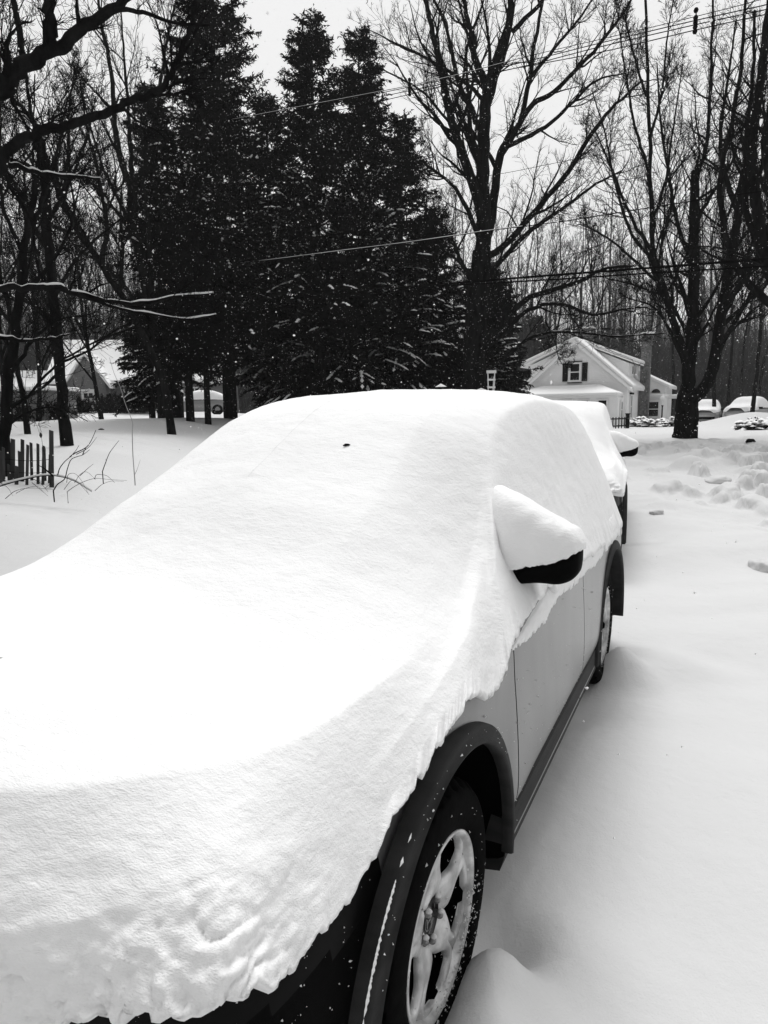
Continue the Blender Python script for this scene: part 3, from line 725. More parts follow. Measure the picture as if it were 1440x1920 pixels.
def limb_world(pts, d, g=None):
    out = []
    for k, q in enumerate(pts):
        dd = d if np.isscalar(d) else np.interp(k/(len(pts)-1), np.linspace(0, 1, len(d)), d)
        out.append(W(q[0], q[1], dd))
    return np.array(out)
def bare_tree(name, label, trunk, limbs, seed, levels=LV_BIG, group=None, snow=(), snow_r=1., rmin=.005, jit=.5, base_flare=True):
    """trunk: (pts world, radii); limbs: list of (pts world, radii)"""
    g = np.random.default_rng(seed)
    root = trunk[0][0]
    z0 = gz(root[0], root[1])
    e = empty(name, (root[0], root[1], z0)); tag(e, label, 'tree', group)
    off = np.array([root[0], root[1], z0])
    mb = MB()
    P, r = resample(trunk[0], trunk[1], 26, .012, seed)
    P[0, 2] = min(P[0, 2], z0)-.25
    if base_flare: r[:4] *= np.array([1.28, 1.12, 1.04, 1.0])
    V, Q = tubes((P-off)[None], r[None], 14); V += (noise(V, 7, seed, 2)*.10)[:, None]*unit(V-np.repeat(P-off, 14, 0))*np.repeat(r, 14)[:, None]*1.6
    mb.add(V, Q.tolist()); mb.build('trunk', BARK, e, True)
    ms = []; mb = MB(); sn = MB()
    for k, (lp, lr) in enumerate(limbs):
        n = max(8, len(lp)*4)
        P, r = resample(lp, lr, n)
        wob = np.random.default_rng(seed*31+k).normal(size=(n, 3))*np.minimum(r, .06)[:, None]*.3; wob[0] = 0; P = P+wob
        V, Q = tubes((P-off)[None], r[None], 8); mb.add(V, Q.tolist()); ms.append((P, r))
        if k in snow or snow == 'all':
            dz = np.abs(np.gradient(P[:, 2]))/(np.linalg.norm(np.gradient(P, axis=0), axis=1)+1e-6)
            P2, r2 = resample(P, r, n*4); dz = np.interp(np.linspace(0, 1, n*4), np.linspace(0, 1, n), dz)
            th = np.clip(1-dz*1.25, 0, 1)*(.62+.38*noise(P2, 5, 3+k, 2))*snow_r
            V, Q = tubes((P2-off+np.outer(r2*.62+.006*th, UP))[None], np.maximum(.001, r2*.62*th+.008*th)[None], 6)
            sn.add(V, Q.tolist())
    if limbs: mb.build('limbs', BARK, e, True)
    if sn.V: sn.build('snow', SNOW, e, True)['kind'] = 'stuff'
    src = ms if ms else [(P, r)]
    V, Fq = twigs(src, g, levels, rmin)
    mk('crown', V-off, Fq, TWIG, e, False)
    return e

# central maple behind the car
D0 = 23.
def LW(*a): return limb_world(*a)
trunk = (LW([(884,800),(888,735),(890,650),(895,560),(905,470)], D0), [.42, .40, .37, .35, .30])
L = []
def addl(pts, d, r0, r1): L.append((LW(pts, d), np.linspace(r0, r1, len(pts))))
addl([(905,475),(907,420),(905,350),(907,250),(912,190),(917,160),(940,90),(955,40),(962,-30),(975,-120)], [23, 22.6], .27, .07)
addl([(915,165),(890,110),(885,65),(875,25),(862,-60)], [22.8, 23.6], .13, .05)
addl([(905,470),(903,400),(870,295),(850,240),(835,165),(820,100),(807,40),(780,-60)], [23, 21], .19, .05)
addl([(905,245),(885,210),(855,135),(840,65),(808,-20)], [22.8, 24.5], .11, .04)
addl([(908,460),(920,415),(935,300),(955,260),(980,215),(1000,100),(1022,-20)], [23, 24.8], .18, .045)
addl([(940,290),(995,200),(1040,170),(1110,100),(1150,50),(1190,-10)], [23.4, 21.5], .10, .03)
addl([(950,275),(1020,240),(1070,195),(1120,150),(1170,138)], [23.4, 25], .08, .02)
addl([(905,480),(935,470),(1000,400),(1060,330),(1110,250),(1150,200),(1205,150)], [23, 20.5], .13, .03)
addl([(900,560),(930,500),(985,440),(1050,395),(1110,350),(1165,320)], [23, 25], .11, .025)
addl([(892,655),(910,640),(960,585),(1000,555),(1070,535),(1135,505),(1185,498)], [23, 20.5], .14, .03)
addl([(892,665),(920,645),(990,582),(1050,570),(1110,590),(1170,580),(1215,575)], [23, 21], .09, .02)
addl([(890,700),(920,690),(990,637),(1060,622),(1150,630),(1245,625)], [23, 20.5], .07, .015)
addl([(905,470),(880,400),(850,350),(800,310),(750,290)], [23, 20.5], .09, .015)
addl([(895,560),(870,500),(840,440),(805,395),(765,370)], [23, 21.5], .09, .015)
addl([(912,200),(880,160),(800,110),(740,80),(690,55)], [23, 22], .07, .012)
addl([(880,255),(840,225),(790,170),(735,140),(700,120)], [22, 21], .05, .012)
addl([(960,60),(1000,20),(1040,-30),(1090,-90)], [23, 22], .08, .03)
addl([(990,150),(1040,90),(1090,30),(1130,-30)], [24, 25], .07, .02)
addl([(1022,600),(1040,640),(1048,672),(1058,688)], [21.5, 21.3], .022, .008)
bare_tree('maple_tree', 'big bare maple with many forking limbs just behind the car roof', trunk, L, 5, snow=(9, 10, 11), snow_r=.8)
MAPLE = True

# right maple
D1 = 21.5
trunk = (LW([(1284,828),(1286,790),(1289,750),(1290,742)], D1), [.37, .35, .33, .31]); L = []
addl([(1289,748),(1290,700),(1297,640),(1300,560),(1300,450),(1302,380),(1303,318)], [21.5, 21.9], .22, .13)
addl([(1290,752),(1315,735),(1336,695),(1345,640),(1355,570),(1370,480),(1385,400),(1400,300),(1420,180),(1442,60),(1455,-60)], [21.5, 20.5], .21, .06)
addl([(1292,700),(1282,665),(1262,600),(1245,540),(1226,490),(1221,400),(1216,200),(1210,-20)], [21.5, 20.8], .14, .035)
addl([(1303,330),(1322,285),(1331,190),(1333,100),(1338,-30)], [21.9, 22.6], .07, .03)
addl([(1296,650),(1275,600),(1250,560),(1190,535),(1130,520)], [21.5, 23], .07, .015)
addl([(1355,575),(1400,520),(1440,470),(1480,420)], [20.8, 19.5], .10, .03)
addl([(1345,645),(1390,600),(1440,560)], [21, 22.5], .08, .025)
addl([(1222,470),(1180,400),(1140,300),(1110,230)], [21, 22.5], .06, .015)
addl([(1300,500),(1270,420),(1255,330),(1240,240),(1232,120)], [21.6, 23], .08, .02)
addl([(1385,405),(1360,330),(1350,250),(1365,150),(1380,40)], [20.8, 21.5], .09, .02)
addl([(1301,430),(1330,370),(1365,320),(1395,240)], [21.7, 20.5], .07, .02)
addl([(1289,700),(1255,620),(1225,575),(1180,560)], [21.5, 20], .06, .015)
addl([(1222,490),(1180,430),(1150,330),(1135,250),(1110,170)], [20.8, 22], .055, .015)
addl([(1221,420),(1250,330),(1262,240),(1280,120)], [20.8, 22], .055, .015)
addl([(1219,330),(1190,240),(1175,150),(1160,50)], [20.8, 20], .05, .015)
addl([(1217,260),(1240,180),(1250,80),(1262,0)], [20.8, 21], .045, .015)
addl([(1245,540),(1180,480),(1130,440),(1085,420)], [21, 20], .05, .012)
addl([(1212,180),(1190,110),(1170,20)], [20.8, 21], .04, .015)
bare_tree('maple_tree', 'forked bare maple with snow in its crotch beside the white house', trunk, L, 8, snow=(1,), snow_r=.9)

# leaning trees at the right edge
D2 = 17.
trunk = (LW([(1555,860),(1548,760),(1535,700)], D2), [.32, .30, .28]); L = []
addl([(1535,705),(1480,590),(1435,480),(1418,380),(1410,260),(1432,100),(1445,-60)], [17, 17.5], .20, .06)
addl([(1535,705),(1500,560),(1462,420),(1440,300),(1452,150),(1470,-40)], [17, 16], .18, .06)
addl([(1480,595),(1400,530),(1360,440),(1352,330),(1378,200),(1392,90),(1400,-20)], [17, 18], .10, .03)
addl([(1436,485),(1400,400),(1398,280),(1410,160),(1415,20)], [17.2, 17.8], .09, .03)
addl([(1500,560),(1430,500),(1370,470),(1300,460)], [16.8, 15.5], .05, .012)
addl([(1462,425),(1425,330),(1390,250),(1360,170)], [16.5, 17.5], .06, .015)
bare_tree('maple_tree', 'cluster of leaning bare limbs crossing the upper right edge', trunk, L, 17, [(9, .75, .40, 8, .14, .03, 4), (6, .75, .5, 5, .18, .03, 3), (4, .7, .52, 4, .2, .02, 3)])

# near maple at the upper left, trunk outside the frame
D3 = 6.6
tb = W(-330, 1150, 6.6); tb[2] = .7
trunk = (np.array([tb, tb+[0, 0, 1.5], tb+[.05, .1, 3.0], W(-280, 210, 6.6)]), [.30, .26, .22, .14]); L = []
addl([(-285,300),(-160,235),(-40,190),(20,150),(60,118),(100,92),(150,58),(215,14),(270,-40)], [6.6, 6.4], .105, .032)
addl([(97,98),(96,50),(92,-10),(95,-80)], [6.5, 6.2], .05, .035)
addl([(46,128),(38,70),(27,0),(20,-60)], [6.5, 6.8], .032, .022)
addl([(-285,480),(-140,440),(-20,335),(10,288),(50,255),(100,240),(150,229),(220,202),(270,182),(305,166),(325,128),(345,85),(362,30),(370,-40)], [6.6, 6.2], .062, .014)
addl([(215,18),(270,25),(330,42),(392,48)], [6.4, 6.1], .022, .008)
addl([(322,138),(335,125),(358,118),(397,115)], [6.2, 6.0], .014, .006)
addl([(285,178),(320,178),(345,172),(362,180)], [6.2, 6.4], .016, .006)
addl([(-285,560),(-150,535),(-60,533),(0,540),(60,540),(110,540),(150,552),(200,565),(270,568),(330,556),(400,550)], [6.6, 6.3], .045, .008)
addl([(112,541),(180,565),(230,580),(290,590),(350,598),(405,590)], [6.5, 6.1], .018, .006)
addl([(-285,330),(-120,300),(0,303),(40,315),(80,325),(125,330),(190,335)], [6.6, 6.9], .04, .010)
addl([(-285,640),(-120,628),(0,632),(50,638),(100,634),(130,626)], [6.6, 7.0], .03, .008)
addl([(230,202),(255,225),(300,250),(330,285)], [6.3, 6.6], .014, .005)
addl([(12,165),(30,200),(60,260),(90,330),(150,400)], [6.6, 7.3], .02, .006)
addl([(0,300),(20,350),(60,420),(70,500),(110,590)], [6.6, 7.5], .022, .006)
bare_tree('maple_tree', 'near maple with thick dark limbs reaching in from the upper left corner', trunk, L, 31, [(8, .7, .24, 8, .15, .03, 4), (5, .7, .46, 6, .18, .02, 3), (4, .7, .5, 4, .2, .0, 3)], snow=(7, 8, 9, 10), snow_r=1.25, rmin=.0022)

# leaning dark trunk on the left
trunk = (LW([(124,812),(116,750),(108,650),(100,550),(90,450),(84,350),(76,262)], 13.), [.105, .10, .095, .09, .088, .08, .07]); L = []
addl([(100,560),(140,490),(190,440),(240,400)], [13, 12], .04, .01)
addl([(92,470),(50,400),(20,330),(-30,270)], [13, 14], .05, .012)
addl([(88,420),(130,340),(160,270),(180,180)], [13, 14], .045, .01)
addl([(104,610),(60,570),(20,560),(-30,520)], [13, 12], .04, .01)
addl([(110,680),(160,660),(215,620),(260,600)], [13, 12.4], .028, .008)
addl([(78,285),(60,220),(50,150),(55,80)], [13, 13.5], .05, .012)
addl([(84,350),(110,290),(118,220),(140,150)], [13, 13], .035, .01)
addl([(112,700),(60,740),(20,760),(-20,800)], [13, 12], .03, .008)
bare_tree('leaning_tree', 'leaning dark trunk standing left of the grey house front', trunk, L, 41, LV_MED, rmin=.004)

trunk = (LW([(8,840),(14,740),(26,640),(38,540),(50,440),(70,330)], 9.), [.075, .068, .06, .055, .045, .035]); L = []
addl([(20,700),(60,640),(110,600),(170,590)], [9, 8.2], .03, .006)
addl([(36,560),(90,500),(130,430),(150,340)], [9, 9.6], .035, .008)
addl([(30,620),(-10,560),(-40,480)], [9, 9], .03, .008)
addl([(12,770),(50,745),(100,690),(160,650),(235,620),(300,610)], [9, 8.6], .022, .006)
addl([(10,800),(60,770),(110,765),(165,790)], [9, 8.6], .018, .005)
addl([(48,450),(80,380),(100,300),(140,220)], [9, 9.5], .03, .008)
addl([(45,480),(10,400),(-5,310),(-20,200)], [9, 8.6], .03, .008)
bare_tree('leaning_tree', 'thin dark tree at the left edge above the picket fence', trunk, L, 43, LV_MED, rmin=.003)

# trees between the left thicket and the evergreens
trunk = (LW([(312,790),(300,680),(284,580),(262,470),(250,420),(248,352)], 24.), [.24, .22, .20, .19, .18, .16]); L = []
addl([(248,360),(226,300),(215,230),(208,140),(190,40),(180,-40)], [24, 23], .12, .03)
addl([(249,355),(270,310),(287,250),(300,170),(310,90),(330,0)], [24, 25], .12, .03)
addl([(248,352),(244,280),(240,200),(232,100),(225,0)], [24, 24], .09, .02)
addl([(285,580),(282,480),(275,400),(268,330),(280,260)], [24, 23], .10, .02)
addl([(262,470),(220,400),(180,350),(140,330)], [24, 22.5], .07, .015)
addl([(296,650),(250,560),(200,500),(150,470),(110,420)], [24, 23], .09, .02)
addl([(256,440),(200,330),(170,240),(150,150)], [24, 25], .07, .015)
bare_tree('maple_tree', 'bare forked tree between the left thicket and the dark evergreens', trunk, L, 53, LV_BIG, rmin=.006)

trunk = (LW([(322,800),(300,700),(240,575),(195,505),(163,455)], 19.), [.10, .095, .09, .085, .08]); L = []
addl([(165,460),(118,380),(98,335),(65,235),(30,190),(0,160)], [18, 17], .11, .03)
addl([(190,500),(200,420),(185,330),(165,250),(150,150)], [18, 19], .07, .02)
addl([(118,380),(130,300),(128,220),(140,130)], [17.6, 18], .06, .015)
addl([(225,550),(230,470),(225,400),(232,320)], [18, 17], .06, .015)
addl([(150,440),(90,420),(40,380),(0,350)], [18, 17], .05, .012)
addl([(98,335),(50,310),(0,290),(-40,270)], [17.4, 16.5], .05, .012)
bare_tree('leaning_tree', 'crooked bare tree leaning left across the thicket', trunk, L, 59, LV_BIG, rmin=.005)

def random_tree(name, label, x, y, h, seed, lv=LV_MED, group=None, r=None, lean=0., rmin=.006, start=.3, nl=9, spread=.6, bmat=None):
    g = np.random.default_rng(seed); z = gz(x, y); r = r or h*.013
    ax = np.array([lean*h*g.uniform(.5, 1), g.normal()*.03*h, h])
    t = np.linspace(0, 1, 7)[:, None]; P = np.array([x, y, z])+ax*t+g.normal(size=(7, 3))*h*.010*np.minimum(t*3, 1)
    rr = np.linspace(r, r*.25, 7); Ls = []
    for k in range(nl):
        f = g.uniform(start, .9); c = np.array([np.interp(f, t[:, 0], P[:, j]) for j in range(3)]); a = g.uniform(0, 2*math.pi)
        d = np.array([math.cos(a)*spread, math.sin(a)*spread, 1.]); ln = h*.42*(1.15-f)+.8
        q = [c]
        for s in range(4):
            d = unit(d+g.normal(size=3)*.12+np.array([0, 0, .07])); q.append(q[-1]+d*ln/4)
        Ls.append((np.array(q), np.linspace(np.interp(f, [0, 1], [r, r*.25])*.55, rmin, 5)))
    e = bare_tree(name, label, (P, rr), Ls, seed, lv, group, rmin=rmin)
    return e
# thicket on the left, each trunk set between the others
TH = [(-20, 11, 8, 'bare sapling nearest the left edge behind the fence'), (48, 15, 8, 'bare sapling standing just left of the leaning dark trunk'),
      (-60, 18, 12, 'tall sapling at the far left edge of the thicket'), (190, 30, 13, 'tall bare tree rising behind the grey house'), (70, 27, 13, 'tall bare tree rising over the low garage'), (10, 22, 12, 'tall bare tree in the middle of the left thicket'),
      (340, 32, 14, 'bare tree whose top shows between the left thicket and the evergreens'), (120, 36, 14, 'bare tree farthest back above the garage')]
for k, (u, d, h, lb) in enumerate(TH):
    p = W(u, 770, d)
    random_tree('thicket_tree', lb, p[0], p[1], h, 100+k, LV_THIN, 'bare trees of the left thicket', r=.028+.0022*d, lean=(-1)**k*.06, rmin=.0035+.00012*d, start=.12, nl=12, spread=.75)

# ------------------------------------------------------------------ evergreens
def conifer(name, label, u, d, vtop, rb, seed, hb=.06, n=260, droop=.28, dens=1.0, group=None, m=NEEDLE, rt=.16, snow=.0, trunks=None, power=.60, sz=1., lopsided=0):
    g = np.random.default_rng(seed)
    p = W(u, 770, d); x, y = p[0], p[1]; z = gz(x, y); top = W(u, vtop, d)[2]; h = top-z
    e = empty(name, (x, y, z)); tag(e, label, 'evergreen tree', group)
    mb = MB(); mb.tube([(0, 0, -.3), (.02, 0, h*.3), (-.03, .03, h*.65), (0, 0, h*.97)], [rt*1.15, rt*.9, rt*.5, .02], 10); mb.build('trunk', BARK, e, True)
    # branches
    f = g.uniform(hb, .995, n)**1.0; a = g.uniform(0, 2*math.pi, n)
    clump = 1+.48*noise(np.stack([np.cos(a)*1.3, np.sin(a)*1.3, f*h*.42], -1), 1.1, seed, 2)
    ln = rb*((1-f)**power)*g.uniform(.72, 1.12, n)*clump*(1-.45*np.clip((.20-f)/.20, 0, 1))+.30
    ln *= 1+lopsided*np.cos(a)
    el = g.normal(.12, .16, n)+f*.55
    P0 = np.stack([0*a, 0*a, f*h], -1); Dv = np.stack([np.cos(a)*np.cos(el), np.sin(a)*np.cos(el), np.sin(el)], -1)
    S = 7; P = np.empty((n, S+1, 3)); P[:, 0] = P0; dcur = Dv.copy()
    for i in range(S):
        dcur = unit(dcur+g.normal(size=(n, 3))*.07+np.array([0, 0, -droop*(.55 if i > 1 else .2)*1.0])[None]*(1-f)[:, None])
        P[:, i+1] = P[:, i]+dcur*(ln/S)[:, None]
    rr = np.linspace(1, .15, S+1)[None]*(.012+.010*ln)[:, None]
    V, Q = tubes(P, rr, 3); mk('boughs', V, Q, BARK, e, False)
    # sprays of needles: slivers fanning from side twigs
    m_ = int(34*dens); t = g.uniform(.12, 1, (n, m_))**.8*S; i = np.clip(t.astype(int), 0, S-1); ff = (t-i)[..., None]; nn = np.arange(n)[:, None]
    c = P[nn, i]*(1-ff)+P[nn, i+1]*ff; dd = unit(P[nn, i+1]-P[nn, i])
    keep = (g.uniform(size=(n, m_)) < np.clip(ln/1.2, .35, 1)[:, None]).ravel()
    c = c.reshape(-1, 3)[keep]; dd = dd.reshape(-1, 3)[keep]; tf = (t/S).ravel()[keep]; lnn = np.repeat(ln, m_)[keep]
    sd = unit(np.cross(dd, UP)); sgn = np.where(g.uniform(size=len(c)) < .5, -1, 1)[:, None]
    tw = unit(dd*.55+sd*sgn*g.uniform(.5, 1, (len(c), 1))+g.normal(size=(len(c), 3))*.28+np.array([0, 0, -.22]))
    tl = (.20+.42*(1-tf)*np.clip(lnn/2.5, .4, 1.3))*g.uniform(.6, 1.3, len(c))*sz
    tri = []; K = 5
    for k in range(K):
        base = c+tw*(tl*k/K)[:, None]
        dr = unit(tw*.8+unit(g.normal(size=tw.shape))*.75+np.array([0, 0, -.25])); l2 = tl*g.uniform(.30, .60, len(c)); w2 = unit(np.cross(dr, g.normal(size=dr.shape)))*(l2*g.uniform(.16, .30, len(c)))[:, None]
        tri.append(np.stack([base-w2, base+w2, base+dr*l2[:, None]], 1))
    T = np.concatenate(tri, 0); mk('needles', T.reshape(-1, 3), np.arange(len(T)*3).reshape(-1, 3), m, e, False)
    if snow:
        q = (g.uniform(size=len(c)) < snow*6*np.clip(1.15-c[:, 2]/h*1.7, 0, 1)) & (tf > .4) & (noise(c, .9, seed+5, 2) > .06)
        cc = c[q]+np.array([0, 0, .05]); n3 = len(cc); sdv = sd[q]; ddq = dd[q]; s1 = g.uniform(.05, .17, n3)[:, None]; s2 = g.uniform(.03, .08, n3)[:, None]
        A = cc-ddq*s1; B = cc+ddq*s1; Cc = cc+sdv*s2; Dd = cc-sdv*s2; Tp = cc+np.array([0, 0, .05])
        Vn = np.stack([A, B, Cc, Dd, Tp], 1).reshape(-1, 3); b = np.arange(n3)[:, None]*5
        Fn = np.concatenate([b+np.array([0, 2, 4]), b+np.array([2, 1, 4]), b+np.array([1, 3, 4]), b+np.array([3, 0, 4])], 0)
        mk('snow', Vn, Fn, SNOWFAR, e, True)['kind'] = 'stuff'
    return e
GE = 'dark evergreens in a row behind the car'
conifer('evergreen_tree', 'tallest dark evergreen, its top running out of the frame', 432, 25.5, -150, 3.3, 201, .12, 420, .28, 1.05, GE, rt=.24, snow=.05)
conifer('evergreen_tree', 'narrow dark evergreen spire left of the tallest one', 322, 24.6, 165, 1.75, 202, .10, 240, .3, 1.2, GE, rt=.30, snow=.05, power=.55)
conifer('evergreen_tree', 'dark evergreen with a slim pointed top in the middle of the row', 602, 25.0, 38, 2.7, 203, .05, 350, .28, 1.0, GE, rt=.22, snow=.16)
conifer('evergreen_tree', 'dark evergreen right of the slim pointed one', 684, 26.0, 66, 2.8, 204, .05, 360, .28, 1.0, GE, rt=.22, snow=.20)
conifer('evergreen_tree', 'dark evergreen with drooping sides near the central maple', 755, 27.0, 225, 2.6, 205, .05, 300, .3, 1.0, GE, rt=.2, snow=.26)
conifer('evergreen_tree', 'shortest dark evergreen, directly left of the central maple', 815, 27.5, 400, 2.2, 206, .03, 220, .3, 1.1, GE, rt=.16, snow=.34)
conifer('evergreen_tree', 'dark evergreen filling the gap between the tallest and the slim pointed one', 520, 27.5, 190, 3.0, 207, .08, 320, .28, 1.0, GE, rt=.22, snow=.07)
conifer('evergreen_tree', 'low bushy evergreen at the left end of the row, beside the grey house', 285, 27.5, 560, 1.3, 208, .15, 170, .3, 1.2, GE, rt=.12, snow=.05)
conifer('evergreen_tree', 'small evergreen behind the central maple trunk', 905, 30., 500, 2.6, 209, .02, 220, .3, 1.2, GE, rt=.12, snow=.32)
conifer('evergreen_tree', 'distant evergreen just left of the white house', 935, 40., 560, 2.3, 210, .02, 240, .25, 1.1, GE, m=NEEDLE, rt=.15, snow=.05, sz=1.3)
conifer('evergreen_tree', 'distant evergreen rising behind the white house gable', 1000, 64., 600, 4.0, 211, .02, 220, .25, 1.0, GE, m=NEEDLE2, rt=.15, snow=.05, sz=1.6)
# bare lower trunks standing under the row
for k, (u, vb, d, r, lb) in enumerate([(356, 806, 22.5, .13, 'left one of the two thin dark trunks under the tallest evergreen'), (389, 800, 22.2, .10, 'right one of the two thin dark trunks under the tallest evergreen')]):
    p = W(u, vb, d)
    conifer('evergreen_tree', lb, u, d, 430, 1.0, 230+k, .30, 110, .3, 1.2, GE, rt=r, power=.4)

# ------------------------------------------------------------------ far woods (one mass) and mid-distance trees
def far_woods():
    g = np.random.default_rng(77); VV, FF, n = [], [], 0
    temps = []
    for k in range(10):
        h = g.uniform(15, 22); P0 = np.zeros((1, 3)); P, r = grow(P0, np.array([[g.normal()*.03, g.normal()*.03, 1.]]), np.array([h]), np.array([h*.009]), np.array([.02]), 6, .03, .03, g)
        vs, fs, m = [], [], 0
        V, Q = tubes(P, r, 4); vs.append(V); fs.append(Q); m = len(V)
        p, d, L, r0 = children(P, r, 22, .18, 1., .6, .30, g, rmin=.02); P2, r2 = grow(p, d, L, r0*.8, np.full(len(r0), .012), 4, .12, .10, g)
        V, Q = tubes(P2, r2, 3); vs.append(V); fs.append(Q+m); m += len(V)
        p, d, L, r0 = children(P2, r2, 7, .2, 1., .7, .5, g, rmin=.014); P3, r3 = grow(p, d, L, r0, np.full(len(r0), .008), 3, .15, .06, g)
        V, Q = tubes(P3, r3, 3); vs.append(V); fs.append(Q+m); m += len(V)
        temps.append((np.vstack(vs), np.vstack(fs)))
    N = 620
    for i in range(N):
        a = g.uniform(R(-42), R(42)); d = g.uniform(62, 150)**1.0
        x, y = d*math.sin(a), d*math.cos(a)
        if -.2 < x/y < .02 and d < 80: continue
        z = gz(x, y)+max(0, d-70)*.05
        V, Q = temps[g.integers(10)]; s = g.uniform(.65, 1.15); t = g.uniform(0, 6.28); c, q = math.cos(t), math.sin(t)
        U = V*s; U = np.stack([U[:, 0]*c-U[:, 1]*q+x, U[:, 0]*q+U[:, 1]*c+y, U[:, 2]+z-.5], -1)
        VV.append(U); FF.append(Q+n); n += len(U)
    # understorey: thin saplings and brush
    M = 17000; a = g.uniform(R(-42), R(42), M); d = g.uniform(58, 125, M); x, y = d*np.sin(a), d*np.cos(a)
    z = ground_z(x, y)+np.maximum(0, d-70)*.05-.4
    P, r = grow(np.stack([x, y, z], -1), np.stack([g.normal(0, .22, M), g.normal(0, .22, M), np.ones(M)], -1), g.uniform(2.5, 9, M), g.uniform(.03, .075, M), np.full(M, .012), 4, .09, .06, g)
    V, Q = tubes(P, r, 3); VV.append(V); FF.append(Q+n); n += len(V)
    p, dd, L, r0 = children(P, r, 5, .2, 1., .6, .45, g, rmin=.018); P3, r3 = grow(p, dd, L, r0, np.full(len(r0), .01), 2, .1, .05, g)
    V, Q = tubes(P3, r3, 3); VV.append(V); FF.append(Q+n); n += len(V)
    tag(mk('far_woods', np.vstack(VV), np.vstack(FF), HAZEBARK, None, False), 'grey bare woods fading into falling snow behind the houses', 'woods', kind='stuff')
far_woods()
# hillside the woods stand on
hx = np.linspace(-260, 260, 90); hy = np.linspace(74, 330, 60); HX, HY = np.meshgrid(hx, hy)
HZ = ground_z(HX, HY)-1.2+np.clip((HY-74)/60, 0, 3)*3.2+noise(np.stack([HX, HY, 0*HX], -1), .03, 4, 2)*1.2
tag(mk('hill', np.stack([HX, HY, HZ], -1), grid_faces(60, 90), SNOWFAR), kind='structure')
MT = [(800, 44, 15), (850, 50, 16), (1000, 66, 18), (1040, 58, 17), (1085, 70, 19), (1120, 62, 18), (1165, 68, 19), (1225, 60, 19), (1258, 55, 20), (1330, 58, 21), (1362, 50, 20), (1390, 56, 21), (1422, 52, 22), (1340, 44, 18),
      (1450, 40, 20), (1410, 38, 18), (430, 55, 17), (200, 62, 18), (150, 58, 17), (90, 60, 18), (30, 58, 18), (240, 66, 18), (300, 60, 17)]
for k, (u, d, h) in enumerate(MT):
    p = W(u, 770, d)
    random_tree('woodland_tree', 'tall bare grey woodland tree standing behind the houses', p[0], p[1], h, 300+k, [(8, .7, .45, 5, .15, .08, 3), (6, .7, .5, 3, .2, .05, 3), (3, .7, .5, 2, .2, .0, 3)], 'tall bare woodland trees behind the houses', r=.11+.004*(k % 5), rmin=.010, start=.28, nl=10, spread=.5)

